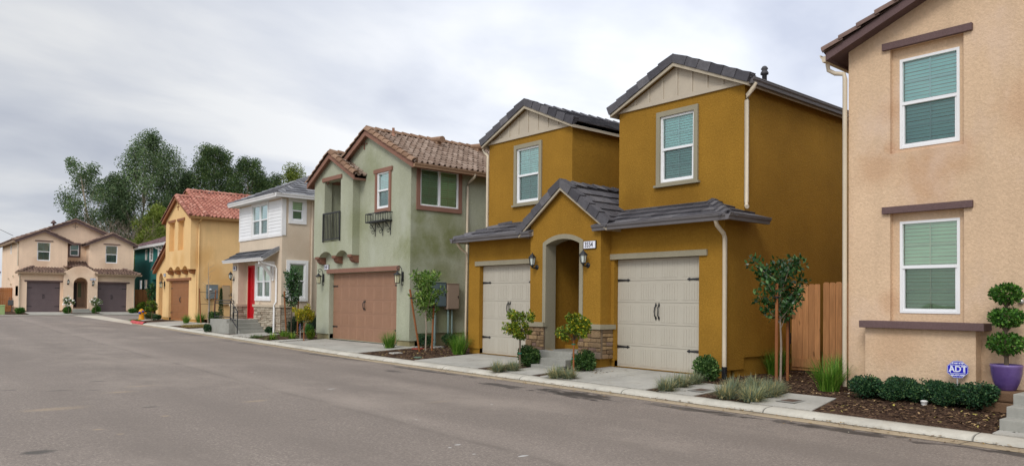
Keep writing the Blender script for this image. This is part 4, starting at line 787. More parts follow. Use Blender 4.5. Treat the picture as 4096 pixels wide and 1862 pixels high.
# hipped roof
GSL = tile('grey_roof_tile', [(96, 96, 99), (122, 122, 124), (146, 145, 145)], .7)
x0, x1, y0, y1, zE, p = -.42, Wc+.42, -.42, 10.4, 6.42, .47; hx = (x1-x0)/2; zA = zE+p*hx
m = MB(); sl = Vector((0, hx, hx*p)); tiles(m, (x0, y0, zE), (1, 0, 0), sl, x1-x0, sl.length, 'flat'); roof = m.build('roof', GSL, HC, [((x0, y0, 0), (-1, 1, 0)), ((x1, y0, 0), (1, 1, 0))])
m = MB(); tiles(m, (x1, y0, zE), (0, 1, 0), Vector((-hx, 0, hx*p)), y1-y0, sl.length, 'flat'); m.build('hip_slope', GSL, roof, [((x1, y0, 0), (-1, -1, 0)), ((x1, y1, 0), (-1, 1, 0))])
m = MB(); tiles(m, (x0, y0, zE), (0, 1, 0), Vector((hx, 0, hx*p)), y1-y0, sl.length, 'flat'); m.build('hip_slope', GSL, roof, [((x0, y0, 0), (1, -1, 0)), ((x0, y1, 0), (1, 1, 0))])
m = MB(); caps(m, (x1, y0, zE+.05), (x1-hx, y0+hx, zA+.05), (0, 0, 1), CAPF, .36); caps(m, (x0, y0, zE+.05), (x0+hx, y0+hx, zA+.05), (0, 0, 1), CAPF, .36); caps(m, (x0+hx, y0+hx, zA+.03), (x0+hx, y1-hx, zA+.03), (0, 0, 1), CAPF, .36); m.build('hip_cap', GSL, roof)
m = MB(); m.box(x0+.02, x1-.02, y0+.02, y1, zE-.12, zE-.02); m.build('soffit', WTR, roof)
for a, b, o in (((x0, y0+.02, zE-.0), (x1, y0+.02, zE-.0), (0, -1, 0)), ((x1-.02, y0-.1, zE-.0), (x1-.02, y1, zE-.0), (1, 0, 0)), ((x0+.02, y0, zE), (x0+.02, y1, zE), (-1, 0, 0))): gutter(HC, a, b, o, WTR, h=.15)
# entry canopy
m = MB(); sl = Vector((0, .75, .46)); tiles(m, (-.02, -.75, 3.56), (1, 0, 0), sl, 4.82, sl.length, 'flat'); cn = m.build('canopy_roof', tile('dark_roof_tile', [(62, 63, 66), (84, 84, 88), (100, 100, 102)], .75), HC)
m = MB(); r_ = [(4.79, -.75, 3.56), (4.79, 0, 4.02), (4.79, 0, 3.9), (4.79, -.75, 3.44)]; m.ext(r_, (.05, 0, 0)); m.ext([(-.02+0, y, z) for _, y, z in r_], (.05, 0, 0)); m.ext([(.03, -.73, 3.54), (.03, 0, 4.0), (.03, 0, 3.93), (.03, -.73, 3.46)], (4.76, 0, 0)); m.build('barge_board', WTR, cn); m = MB(); caps(m, (4.82, -.75, 3.6), (4.82, 0, 4.06), (0, 0, 1), [(-.1, .05), (.05, .05), (.06, -.1)], .3); m.build('rake_tile', GSL, cn)
gutter(HC, (-.06, -.74, 3.56), (4.86, -.74, 3.56), (0, -1, 0), WTR)
m = MB(); m.box(4.22, 4.36, -.72, .0, 3.30, 3.44); m.box(4.22, 4.36, -.07, .0, 2.55, 3.3); m.ext([(4.23, -.66, 3.32), (4.23, -.5, 3.32), (4.23, -.06, 2.78), (4.23, -.06, 2.62)], (.12, 0, 0)); m.build('canopy_bracket', WTR, HC)
downspout(HC, [(4.7, -.78, 3.44), (4.7, -.7, 3.34), (4.72, -.12, 3.2), (4.72, -.06, 3.1), (4.72, -.06, 1.6), (4.72, -.14, 1.42), (4.72, -.15, 1.3), (4.72, -.15, .2)], WTR, .045); downspout(HC, [(Wc+.05, 1.42, 6.25), (Wc+.05, 1.42, .3)], CRM, .05)
lantern(HC, FRONT(-.43), .5, 2.85, 1.05); number_sign(HC, FRONT(-.43), .62, 3.2, '3580', .36, .19)
m = MB(); m.lathe([(.02, -.02), (.03, 0), (.02, .02)], (2.85, -.09, 1.52), 8); m.tube([(2.85, -.09, 1.45), (2.85, -.09, 1.6)], .03, 6); m.build('doorbell', CREAMP, HC)
# hanging ornament
m = MB(); cx, cy = 13.45, 37.12; m.tube([(cx, cy, 2.58), (cx, cy, 1.98)], .005, 4)
ring = [(cx, cy+.09*math.cos(t), 1.9+.09*math.sin(t)) for t in [2*math.pi*k/20 for k in range(21)]]; m.tube(ring, .01, 5); st = [(cx-.004, cy+(.08 if k % 2 == 0 else .032)*math.sin(math.pi*k/5), 1.9+(.08 if k % 2 == 0 else .032)*math.cos(math.pi*k/5)) for k in range(10)]; m.ext(st, (.008, 0, 0)); m.tube([(cx, cy, 1.81), (cx, cy, 1.74)], .005, 4); m.lathe([(.0, .08), (.03, .06), (.035, .02), (.06, 0), (0, 0)], (cx, cy, 1.66), 10)
tag(m.build('wind_chime', BLACK), 'dark metal star ring and bell hanging from the lamp beside the red door', 'ornament')
steps('entry_steps', 'concrete stoop with four steps in front of the red door', [(12.45, 13.93, 34.9, 37.1, .0, .74), (12.45, 13.93, 34.6, 34.95, .0, .575), (12.75, 13.94, 34.3, 34.65, .0, .42), (12.75, 13.95, 34.0, 34.35, .0, .265)])
m = MB(); q = 12.6
for a, b in (((q, 36.9, 1.62), (q, 34.85, 1.62)), ((q, 34.85, 1.62), (q, 33.95, 1.12)), ((q, 33.95, 1.12), (q, 33.95, .1)), ((q, 34.85, 1.62), (q, 34.85, .72)), ((q, 36.9, 1.62), (q, 36.9, .72)), ((q, 36.9, .86), (q, 34.85, .86)), ((q, 34.85, .86), (q, 33.95, .38)), ((q, 33.95, 1.1), (q, 34.5, 1.1)), ((q, 34.5, 1.1), (q, 34.5, .75)), ((q, 34.5, .75), (q, 34.2, .75)), ((q, 36.9, 1.62), (13.5, 36.9, 1.62)), ((13.5, 36.9, 1.62), (13.5, 36.9, .72)), ((q, 36.9, 1.5), (q, 34.85, 1.5))): m.tube([a, b], .022, 6)
tag(m.build('stair_railing', BLACK), 'black iron handrail along the stoop by the red door', 'railing')

# ---- yellow house
YEL = stucco('apricot_stucco', (230, 191, 134), .07, (196, 142, 66), [(15.2, 46.86, 4.2, .9, .35), (15.9, 46.86, 3.2, .9, .4), (16.7, 46.86, 2.6, .8, .4), (14.45, 49.8, 4.2, .7, .3), (14.45, 48.4, 4.0, .7, .3)], bump=.004)
TERR = tile('terracotta_roof_tile', [(148, 96, 82), (184, 122, 104), (202, 148, 128), (168, 108, 90), (194, 136, 116)], .85); TRB = paint('brown_wood_lintel', (142, 92, 60), .7, .08)
HY = thing('yellow_house', 'apricot yellow stucco house with a red terracotta tiled roof and brown garage door', 'house', (14.85, 55.2, 0), FACE)
Wy = 8.35; m = MB(); zb = .42
tx0, tx1, ty = 3.3, 8.33, -.36; tc = 5.83; py = .5; zt = 6.72; ta = zt+py*(tx1-tc)
wall(m, FRONT(0), 0, Wy, zb, [(0, 3.5), (2.9, 5.1), (3.3, 5.3), (3.301, 6.7), (Wy, 6.7)], [(2.9, 7.0, .28, 2.82, .16), (.61, 1.52, .3, 2.92, 1.2, .45)])
wall(m, FRONT(ty), tx0, tx1, 3.72, [(tx0, ta-py*(tc-tx0)), (tc, ta), (tx1, zt)], [(4.04, 5.2, 4.68, 6.5, .28), (5.88, 7.08, 4.68, 6.5, .28)])
wall(m, RIGHT(Wy), 0, 13, zb, 6.72); wall(m, RIGHT(tx1), ty, .02, 3.45, 6.72); wall(m, LEFT(tx0), ty, .6, 3.45, ta-py*(tc-tx0)); wall(m, LEFT(0), 0, 13, zb, 3.5); m.poly([(0, 13, 0), (Wy, 13, 0), (Wy, 13, 6.7), (0, 13, 6.7)])
cs = [3.72, 5.18, 6.62, 8.0]; arc = [(tx0, 3.45)]
for a, b in zip(cs, cs[1:]): arc += [(a+(b-a)*(.12+.76*k/12), 3.45+.22*math.sin(math.pi*k/12)**.7) for k in range(13)]
arc.append((tx1, 3.45)); m.M = FRONT(ty)
for p_, q_ in zip(arc, arc[1:]): m.poly([(p_[0], 0, p_[1]), (q_[0], 0, q_[1]), (q_[0], 0, 3.72), (p_[0], 0, 3.72)]); m.poly([(p_[0], 0, p_[1]), (q_[0], 0, q_[1]), (q_[0], -.36, q_[1]), (p_[0], -.36, p_[1])])
ma = 4.75; mz = 6.72+py*(Wy-ma)
m.M = None; wall(m, FRONT(.6), ma-4.2, Wy, 5.0, [(ma-4.2, mz-py*4.2), (ma, mz), (Wy, 6.72)]); m.build('wall', YEL, HY)
f = MB(); f.box(1.55, 2.9, .04, .4, 0, .43); f.box(7.0, Wy-.04, .04, .4, 0, .43); f.box(.04, .6, .04, .4, 0, .43); f.box(.04, Wy-.04, 1.3, 12.9, 0, .44); f.build('foundation', stucco('apricot_foundation', (196, 150, 84), .1), HY)
garage(HY, FRONT(.15), 2.904, 6.996, .28, 2.82, paint('brown_garage_door', (152, 102, 62), .6, .05)); m = MB(); m.box(2.45, 7.45, -.05, .01, 2.82, 2.97); m.build('lintel', TRB, HY)
for a, b in ((3.9, 5.32), (5.74, 7.2)): m = MB(FRONT(ty)); m.box(a, b, -.002, .06, 6.5, 6.64); m.build('lintel', TRB, HY)
for u in cs: m = MB(); q = [(ty-.02, 3.47), (ty-.02, 3.38), (ty+.07, 3.34), (ty+.1, 3.26), (ty+.18, 3.2), (.0, 3.17), (.0, 3.47)]; m.ext([(u-.17, y, z) for y, z in q], (.34, 0, 0)); m.build('corbel', paint('brown_corbel', (150, 100, 60), .7, .1), HY)
rt = gable_roof(HY, tx0-.28, Wy+.35, ty-.18, 1.4, ta-py*(tc-tx0)-.28*py+.08, ta+.08, 'barrel', TERR, TRB, xa=tc, zEr=6.72-.35*py+.08, slopes='LR')
gable_roof(HY, ma-4.3, Wy+.35, .45, 13.2, mz-4.3*py+.085, mz+.085, 'barrel', TERR, TRB, xa=ma, zEr=6.72-.35*py+.085, rake=True)
m = MB(); sl = Vector((3.3, 0, 1.82)); tiles(m, (-.12, -.22, 3.5), (0, 1, 0), sl, 2.6, sl.length, 'barrel'); lr = m.build('lean_to_roof', TERR, HY); m = MB(); caps(m, (-.12, -.2, 3.55), (3.2, -.2, 5.36), (0, 0, 1), CAPB, .36); m.build('rake_tile', TERR, lr); m = MB(); m.ext([(-.12, -.22, 3.5), (3.2, -.22, 5.3), (3.2, -.22, 5.12), (-.12, -.22, 3.33)], (0, .2, 0)); m.build('fascia', TRB, lr)
gutter(HY, (Wy+.35, ty-.15, 6.60), (Wy+.35, 13, 6.60), (1, 0, 0), paint('tan_gutter2', (170, 132, 84), .5)); downspout(HY, [(8.7, .15, 6.5), (8.6, .12, 6.4), (8.42, .1, 6.3), (8.4, .1, 6.2), (8.4, .1, .4)], YEL, .05)
cross_vent(HY, FRONT(ty), tc, 7.42, .24, TRB); scroll_lamp(HY, FRONT(0), 2.02, 2.6, 1.2); number_sign(HY, FRONT(0), 1.98, 3.22, '3532', .4, .18)

# ---- tan house on the right
TAN = stucco('tan_stucco', (212, 182, 149), .07, (178, 132, 94), [(13.66, 5.15, 4.0, .7, .42), (13.66, 5.9, 4.2, .5, .35), (13.66, 5.7, 5.2, .35, .3), (13.66, 3.6, 4.9, .6, .3), (13.4, 5.6, 1.05, .55, .25), (13.66, 4.7, 4.15, .5, .35), (13.66, 5.75, 1.8, .3, .35), (13.66, 4.6, 4.35, .25, .4), (13.66, 5.75, 4.5, .2, .5)], bump=.012, scale=24, light=(212, 186, 164), grain=.28)
PURB = stucco('purple_brown_trim', (106, 86, 84), .06, bump=.001)
HT = thing('tan_house', 'tan stucco house at the right edge with two recessed windows and purple brown trim', 'house', (13.65, 6.5, 0), FACE)
Wt = 9.2; m = MB(); pt = .42
wall(m, FRONT(0), 0, Wt, .18, [(0, 6.42), (Wt/2, 6.42+pt*Wt/2), (Wt, 6.42)], [(.74, 1.92, 1.46, 3.36, .1), (.74, 1.92, 4.41, 6.27, .1)], False)
for (z0, z1, wz0, wz1) in ((1.46, 3.36, 1.61, 3.21), (4.41, 6.27, 4.49, 6.07)): wall(m, FRONT(.1), .74, 1.92, z0, z1, [(.87, 1.83, wz0, wz1, WH)])
wall(m, RIGHT(Wt), 0, 12, .18, 6.42); wall(m, LEFT(0), 0, 12, .18, 6.42); m.poly([(0, 12, 0), (Wt, 12, 0), (Wt, 12, 6.4), (0, 12, 6.4)])
m.box(.42, 2.17, -.25, .02, .18, 1.36); m.build('wall', TAN, HT)
f = MB(); f.box(.03, Wt-.03, .03, 11.9, -.1, .2); f.build('foundation', stucco('tan_foundation', (120, 96, 74), .1), HT)
m = MB(); m.bbox(.36, 2.32, -.37, .09, 1.35, 1.47, .008); m.build('window_ledge', PURB, HT)
for z in (3.35, 6.26): m = MB(); m.bbox(.62, 2.06, -.06, .02, z, z+.12, .006); m.build('lintel', PURB, HT)
window(HT, FRONT(.1), .87, 1.83, 1.61, 3.21, gl=GG, step=.062, fw=.045); window(HT, FRONT(.1), .87, 1.83, 4.49, 6.07, gl=GT, step=.062, fw=.045)
gable_roof(HT, -.28, Wt+.28, -.3, 12, 6.42-.28*pt+.07, 6.42+pt*Wt/2+.07, 'barrel', BRTILE, PURB, fh=.13, rk=tile('brown_rake_tile2', [(104, 82, 74), (124, 100, 88), (138, 112, 98)], .7))
gutter(HT, (-.28, -.3, 6.36), (-.28, 12, 6.36), (-1, 0, 0), CREAMP); downspout(HT, [(-.34, -.12, 6.24), (-.33, -.11, 6.12), (-.22, -.08, 6.04), (-.06, -.06, 6.0), (-.045, -.05, 5.9), (-.045, -.05, .25)], CREAMP, .042)
m = MB(FRONT(0)); m.lathe([(.0, .05), (.035, .045), (.045, .02), (.045, 0)], (2.73, 0, 1.82), 14, True, Vector((0, 1, 0))); m.build('doorbell', paint('nickel', (170, 165, 158), .3, metal=.5), HT)
steps('entry_steps', 'grey concrete steps at the lower right corner beside the potted topiary', [(11.5, 14, 1.0, 3.44, -.02, .245), (11.8, 14, 1.0, 3.445, -.02, .385), (12.1, 14, 1.0, 3.45, -.02, .53)])

# ---- teal house behind
TEAL = stucco('teal_stucco', (44, 104, 98), .07, bump=.004)
HE = thing('teal_house', 'dark teal stucco house set back between the peach house and the yellow house', 'house', (20.0, 82.06, .3), FACE)
m = MB(); wall(m, FRONT(0), 0, 14, .05, 6.2, [(3.8, 4.5, 5.0, 6.0, WH), (5.45, 6.35, 4.9, 6.12, WH), (8.2, 9.2, 4.9, 6.1, WH), (2.0, 2.9, 2.2, 3.1, WH), (3.75, 4.7, 2.2, 3.1, WH), (6.4, 7.6, .3, 3.1, .4)])
wall(m, RIGHT(14), 0, 9, .05, 6.2); wall(m, LEFT(0), 0, 9, .05, 6.2); m.poly([(0, 9, 0), (14, 9, 0), (14, 9, 6.2), (0, 9, 6.2)]); m.build('wall', TEAL, HE)
window(HE, FRONT(0), 3.8, 4.5, 5.0, 6.0, 'fixed', GD, trim=None, grid=False, step=.12); window(HE, FRONT(0), 5.45, 6.35, 4.9, 6.12, 'hung', GD, trim=(WTR, .1, .03), grid=False, step=.12); window(HE, FRONT(0), 8.2, 9.2, 4.9, 6.1, 'hung', GD, trim=(WTR, .12, .03), grid=False, step=.12)
for a in (2.0, 3.75): window(HE, FRONT(0), a, a+.92, 2.2, 3.1, 'fixed', GG, grid=False, step=.12)
m = MB(); m.box(6.45, 7.55, .3, .36, .3, 3.0); m.build('front_door', DARK, HE)
p = .42; x0, x1, y0, zE = -.45, 14.45, -.45, 6.28; hy = 4.9
m = MB(); sl = Vector((0, hy, hy*p)); tiles(m, (x0, y0, zE), (1, 0, 0), sl, x1-x0, sl.length, 'barrel', .36, .45); MAUV = tile('mauve_roof_tile', [(92, 70, 74), (116, 92, 92), (134, 108, 108)], .85); rf = m.build('roof', MAUV, HE, [((x1, y0, 0), (1, 1, 0)), ((x0, y0, 0), (-1, 1, 0))])
m = MB(); tiles(m, (x1, y0, zE), (0, 1, 0), Vector((-hy, 0, hy*p)), 9.9, sl.length, 'barrel', .36, .45); m.build('hip_slope', MAUV, rf, [((x1, y0, 0), (-1, -1, 0)), ((x1, y0+9.9, 0), (-1, 1, 0))]); m = MB(); caps(m, (x1, y0, zE+.05), (x1-hy, y0+hy, zE+hy*p+.05), (0, 0, 1), CAPB, .4); caps(m, (x0+hy, y0+hy, zE+hy*p), (x1-hy, y0+hy, zE+hy*p), (0, 0, 1), CAPB, .4); m.build('hip_cap', MAUV, rf)
m = MB(); m.box(x0, x1, y0+.02, 9, zE-.16, zE-.03); m.build('soffit', WTR, rf); gutter(HE, (x0, y0, zE), (x1, y0, zE), (0, -1, 0), WTR, h=.2); downspout(HE, [(8.5, -.5, 6.1), (8.45, -.3, 5.95), (9.5, -.08, 5.7), (9.5, -.06, 4.6)], WTR, .07)
# ---- glimpse of another house at the far left
HF = thing('distant_yellow_house', 'sliver of pale yellow house behind the fence at the far left edge', 'house', (3.2, 92, .3)); m = MB(); wall(m, FRONT(0), 0, 6.1, 0, 3.6); wall(m, RIGHT(6.1), 0, 6, 0, 3.6); wall(m, LEFT(0), 0, 6, 0, 3.6); m.poly([(0, 6, 0), (6.1, 6, 0), (6.1, 6, 3.6), (0, 6, 3.6)]); m.build('wall', YEL, HF); gable_roof(HF, -.5, 6.6, -.4, 6.4, 3.7, 5.0, 'barrel', BRTILE, BROWNT); m = MB(FRONT(0)); m.box(3.6, 5.6, -.002, .03, .4, 2.6); m.build('garage_door', TAUPE, HF)

# ================================================================ fences, boxes, street things
CEDAR = wood('cedar_fence', (208, 150, 100), knots=True); REDW = wood('redwood_fence', (176, 118, 72), knots=True)
def fence(name, label, p0, p1, z0, z1, w=.14, mat=CEDAR, rails=(.15, .5, .85), posts=True, group='wooden side fences'):
    P = thing(name, label, 'fence', (p0[0], p0[1], z0), math.atan2(p1[1]-p0[1], p1[0]-p0[0]), group); L = math.hypot(p1[0]-p0[0], p1[1]-p0[1]); H = z1-z0
    m = MB(); n = round(L/w); g = L/n
    for i in range(n):
        h = H+rng.uniform(-.008, .008); y = rng.uniform(-.003, .003); m.ext([(i*g+.004, y, 0), ((i+1)*g-.004, y, 0), ((i+1)*g-.004, y, h-.03), ((i+1)*g-.03, y, h), (i*g+.03, y, h), (i*g+.004, y, h-.03)], (0, .018, 0))
    m.build('board_panel', mat, P)
    for f in rails: m = MB(); m.box(0, L, .02, .06, f*H-.045, f*H+.045); m.build('rail', mat, P)
    if posts:
        for x in (0, L-.09): m = MB(); m.box(x, x+.09, .06, .15, -.2, H-.02); m.build('post', mat, P)
    return P
fence('wooden_fence', 'cedar board fence with knots between the ochre and the tan house', (16.32, 8.35), (16.32, 6.5), .16, 2.24)
P = thing('wooden_gate', 'narrow cedar gate with a bottom rail beside the gas pipe of the ochre house', 'gate', (16.30, 9.1, .2), R(-90)); m = MB()
for i in range(5): m.ext([(i*.138+.004, 0, .03), (i*.138+.134, 0, .03), (i*.138+.134, 0, 1.98), (i*.138+.11, 0, 2.0), (i*.138+.03, 0, 2.0), (i*.138+.004, 0, 1.98)], (0, .018, 0))
m.build('board_panel', CEDAR, P); m = MB(); m.box(.02, .68, -.03, -.001, .1, .3); m.build('rail', CEDAR, P)
fence('wooden_fence', 'reddish board fence left of the peach house', (2, 79), (9.38, 79), .32, 2.44, .15, REDW); fence('wooden_fence', 'reddish board fence between the peach and the teal house', (18.3, 76), (19.98, 76), .3, 2.45, .15, REDW)
# electrical boxes
def ubox(name, label, loc, wdh, mat, rz, conduits=(), meter=False):
    w, d, h = wdh; P = thing(name, label, 'utility box', loc, rz); m = MB(); m.bbox(-w/2, w/2, -d, 0, 0, h, .012); m.box(-w/2-.012, w/2+.012, -d-.014, 0, h, h+.02); m.build('cabinet', mat, P)
    m = MB(); m.box(-w/2+.02, w/2-.02, -d-.012, -d, .03, h-.03); dd = m.build('door', mat, P); m = MB(); m.box(w/2-.07, w/2-.05, -d-.03, -d-.012, h*.45, h*.55); m.build('latch', BLACK, dd)
    for x, r, zl in conduits:
        m = MB(); m.tube([(x, -d*.5, 0), (x, -d*.5, zl)], r, 10)
        for zz in (zl*.1, zl*.9): m.tube([(x, -d*.5, zz-.03), (x, -d*.5, zz+.03)], r*1.25, 10)
        m.build('conduit', paint('conduit_green', (132, 152, 146), .6, .08), P)
    if meter: m = MB(); m.lathe([(.075, 0), (.075, .04), (.06, .09), (0, .1)], (-w*.2, -d-.01, h*.66), 16, True, Vector((0, -1, 0))); m.build('meter', paint('meter_glass', (190, 195, 195), .2), P)
    return P
BLUEG = paint('blue_grey_box', (96, 112, 116), .5, .06); TAUPB = paint('taupe_box', (158, 138, 120), .55, .05)
ubox('utility_box', 'blue grey electrical cabinet on the green house behind the young tree', (14.78, 21.38, 1.52), (.62, .16, .82), BLUEG, 0, [(-.12, .055, -1.35)]); ubox('utility_box', 'taupe electrical cabinet with two conduits on the green house', (15.36, 21.38, 1.43), (.5, .2, .88), TAUPB, 0, [(-.14, .035, -1.2), (.02, .03, -1.2)])
ubox('utility_box', 'grey electrical cabinet with a round meter on the yellow house', (15.77, 46.87, 1.68), (.66, .2, .84), paint('grey_box', (112, 122, 124), .5, .05), 0, [(-.15, .04, -1.4)], True); ubox('utility_box', 'narrow tan cabinet right of the metered box on the yellow house', (16.62, 46.87, 1.3), (.46, .15, 1.2), paint('tan_box', (172, 148, 116), .6), 0)
ubox('utility_box', 'grey electrical cabinet on the side wall of the peach house', (9.4, 76.5, 1.72), (1.6, .25, .85), BLUEG, R(90), [(.2, .06, -1.4)])
P = thing('gas_meter', 'grey gas meter beside the left fence of the peach house', 'gas meter', (9.2, 78.3, .35)); m = MB(); m.bbox(-.2, .2, -.15, .15, .55, 1.0, .05); m.build('meter_body', paint('dark_grey', (84, 88, 90), .5), P); m = MB(); m.tube([(-.12, 0, 1.0), (-.12, 0, 1.2), (.1, 0, 1.2), (.1, 0, .0)], .035, 8); m.build('pipe', paint('dark_grey', (84, 88, 90), .5), P)
PEDG = paint('pale_green_plastic', (148, 168, 112), .5, .05); P = thing('utility_pedestal', 'pale green utility pedestal at the far left kerb', 'pedestal', (7.75, 71.0, .24)); m = MB(); m.bbox(-.2, .2, -.2, .2, 0, .72, .05); m.build('cover', PEDG, P); m = MB(); m.bbox(-.22, .22, -.22, .22, .66, .78, .05); m.build('cap', PEDG, P)
# hydrant
HYD = paint('hydrant_yellow', (210, 144, 22), .45, .08); HBL = paint('hydrant_blue', (48, 62, 150), .4, .05)
P = thing('fire_hydrant', 'yellow fire hydrant with blue caps beside the red kerb', 'fire hydrant', (13.72, 54.3, .22)); m = MB(); m.lathe([(.24, -.06), (.24, .05), (.19, .07), (.18, .3), (.15, .42), (.15, .56), (.2, .58), (.2, .62), (.18, .66), (.15, .74), (.07, .79), (.05, .82), (0, .83)], (0, 0, 0), 16)
m.tube([(0, -.1, .5), (.3, -.1, .5)], .065, 10); m.build('body', HYD, P)
for a, r in ((Vector((-.8, -.6, 0)), .1), (Vector((.25, -.97, 0)), .085)): m = MB(); m.lathe([(r*.85, .08), (r*.9, .16), (r*.92, .22), (r*.45, .24), (r*.38, .28), (0, .28)], (0, 0, .52 if r > .09 else .62), 12, True, a); m.build('nozzle_cap', HBL, P)
bpy.data.objects['fire_hydrant'].scale = (.9,)*3
# security signs
def asign(label, loc, rz, s, hpost):
    P = thing('security_sign', label, 'sign', loc, rz, 'blue security signs'); B = paint('sign_blue', (28, 30, 178), .35, .02); Wm = paint('sign_lettering', (225, 228, 240), .4, .02)
    zc = hpost; r = s/2; o = [(r*math.cos(math.pi/8+math.pi/4*k)*1.05, zc+r*math.sin(math.pi/8+math.pi/4*k)*.94) for k in range(8)]
    m = MB(); m.tube([(0, .014, -.05), (0, .014, zc+r*.95)], .011, 6); m.build('post', paint('grey_post', (178, 176, 172), .4, .03), P)
    m = MB(); m.ext([(x, 0, z) for x, z in o], (0, -.006, 0)); pl = m.build('plate', B, P); F = frame((0, -.006), (1, 0), (0, -1)); m = MB(F)
    for a, b in zip(o, o[1:]+o[:1]):
        k = .955; q = lambda p, k: (p[0]*k, .003, zc+(p[1]-zc)*k); m.poly([q(a, .97), q(b, .97), q(b, .93), q(a, .93)])
    x0, x1, z0, z1 = -r*.68, r*.68, zc-r*.44, zc+r*.48; t_ = r*.045
    for bx in ((x0, x1, z0, z0+t_), (x0, x1, z1-t_, z1), (x0, x0+t_, z0, z1), (x1-t_, x1, z0, z1)): m.box(bx[0], bx[1], .0005, .003, bx[2], bx[3])
    m.build('border', Wm, pl); text(pl, F, 'ADT', 0, zc+r*.02, r*.62, .001, Wm, 'lettering', .92, .012*s); text(pl, F, 'Secured by', 0, zc+r*.66, r*.17, .001, Wm, 'lettering', 1.0, .002); text(pl, F, '800.ADT.ASAP', 0, zc-r*.6, r*.14, .001, Wm, 'lettering', 1.0, .002); return P
asign('blue octagonal security sign on a stake among the hedge by the tan house', (13.24, 4.54, .15), R(-58), .31, .58); asign('small blue octagonal security sign on a stake beside the yellow rose tree', (12.67, 27.57, .1), R(-115), .28, .55)
# pot with topiary
def rnd_leaves(C, n, rad, size, asp=.5, up=.0, droop=0, shell=.0, seed=1, pw=1/2.2):
    """n leaf quads round each centre (k,3); rad (k,3); returns verts, faces"""
    g = np.random.default_rng(seed); C = np.asarray(C, float).reshape(-1, 3); rad = np.asarray(rad, float); rad = np.broadcast_to(rad if rad.ndim == 2 else rad.reshape(-1, 1) if rad.ndim == 1 and rad.shape[0] == len(C) and rad.shape[0] != 3 else rad, C.shape)
    k = len(C); d = g.normal(size=(k, n, 3)); d /= np.linalg.norm(d, axis=2, keepdims=True); r = (shell+(1-shell)*g.random((k, n, 1)))**pw
    p = (C[:, None]+d*r*rad[:, None]).reshape(-1, 3); d = d.reshape(-1, 3); N_ = len(p)
    ax = g.normal(size=(N_, 3))*.75+d*.7; ax[:, 2] += up-droop; ax /= np.linalg.norm(ax, axis=1, keepdims=True)
    sd_ = np.cross(ax, g.normal(size=(N_, 3))); sd_ /= np.linalg.norm(sd_, axis=1, keepdims=True)+1e-9; nn = np.cross(ax, sd_)
    L = size*g.uniform(.65, 1.25, (N_, 1)); W = L*asp*.5
    v = np.stack([p, p+ax*L*.45+sd_*W+nn*L*.06, p+ax*L, p+ax*L*.45-sd_*W+nn*L*.06], 1).reshape(-1, 3); f = np.arange(N_*4).reshape(-1, 4); return v, f
def np_mesh(name, v, f, mat, parent=None):
    me = bpy.data.meshes.new(name); v = np.asarray(v, np.float32); n = len(f); me.vertices.add(len(v)); me.vertices.foreach_set('co', v.ravel()); me.loops.add(n*4); me.loops.foreach_set('vertex_index', np.asarray(f, np.int32).ravel()); me.polygons.add(n); me.polygons.foreach_set('loop_start', np.arange(n, dtype=np.int32)*4); me.update(calc_edges=True); return link(me, name, mat, parent)
def joinq(*vs):
    V = []; Fc = []; o = 0
    for v, f in vs: V.append(v); Fc.append(f+o); o += len(v)
    return np.concatenate(V), np.concatenate(Fc)
BOXG = leafm('box_leaf', (32, 68, 20), (80, 130, 42), (128, 172, 72)); BARK = paint('grey_bark', (112, 98, 82), .9, .25, .1, .006, 40)
P = thing('potted_topiary', 'three-tier ball topiary in a glazed purple pot by the tan house', 'potted plant', (13.24, 3.86, .46)); t = MT('purple_glaze'); nz = t.noise(5, 5); sp = t.new('ShaderNodeSeparateXYZ'); t.l.new(t.pos, sp.inputs[0]); cl = t.ramp(nz, [(.3, s2l((74, 56, 104))), (.7, s2l((98, 76, 130)))]); cl = t.mix(t.rng(t.math('ADD', sp.outputs[2], t.math('MULTIPLY', nz, .1)), .86, .93, 0, .6), cl, s2l((134, 116, 164))); t.color(cl); t.rough(.22, .5); m = MB(); m.lathe([(0, .0), (.115, 0), (.13, .02), (.175, .12), (.208, .25), (.218, .36), (.224, .385), (.214, .40), (.195, .39), (.19, .34), (0, .34)], (0, 0, 0), 28); m.build('pot', t.m, P); m = MB(); m.lathe([(.192, .345), (.1, .36), (0, .365)], (0, 0, 0), 16); m.build('potting_soil', SOIL, P)
m = MB(); m.tube([(0, 0, .34), (.01, 0, .6), (-.01, .01, .9), (.01, 0, 1.2), (0, 0, 1.45)], [.035, .03, .03, .026, .015], 8)
for z in (.52, .92, 1.3):
    for k in range(5): a = k*1.26+z; m.tube([(0, 0, z-.04), (.1*math.cos(a), .1*math.sin(a), z+.1)], .01, 5)
m.build('trunk', BARK, P)
for i, (z, r, h) in enumerate(((.71, .265, .165), (1.11, .235, .145), (1.475, .215, .155))): v, f = rnd_leaves([(0, 0, z)], 1500, [(r, r, h)], .05, .6, .2, 0, .25, i); np_mesh('crown', v, f, BOXG, P)
m = MB(); m.bbox(12.98, 13.52, 3.62, 4.12, .08, .30, .03); m.bbox(13.0, 13.5, 3.62, 4.1, .305, .46, .03); tag(m.build('plinth_block', stucco('brown_block', (118, 92, 70), .2)), 'rough brown stone plinth under the purple pot', 'plinth')
def lidbox(label, x, y, w, d, rot, cat='meter box'):
    P = thing('meter_box', label, cat, (x, y, gz(x, y)+.016), rot, 'meter boxes in the paving'); m = MB(); m.box(-w/2, w/2, -d/2, d/2, 0, .008); m.build('frame', paint('grey_meter_frame', (140, 138, 130), .8, .1), P); m = MB(); m.box(-w/2+.06, w/2-.06, -d/2+.06, d/2-.06, .008, .012); m.build('lid', paint('rusty_lid', (92, 74, 62), .8, .2), P)
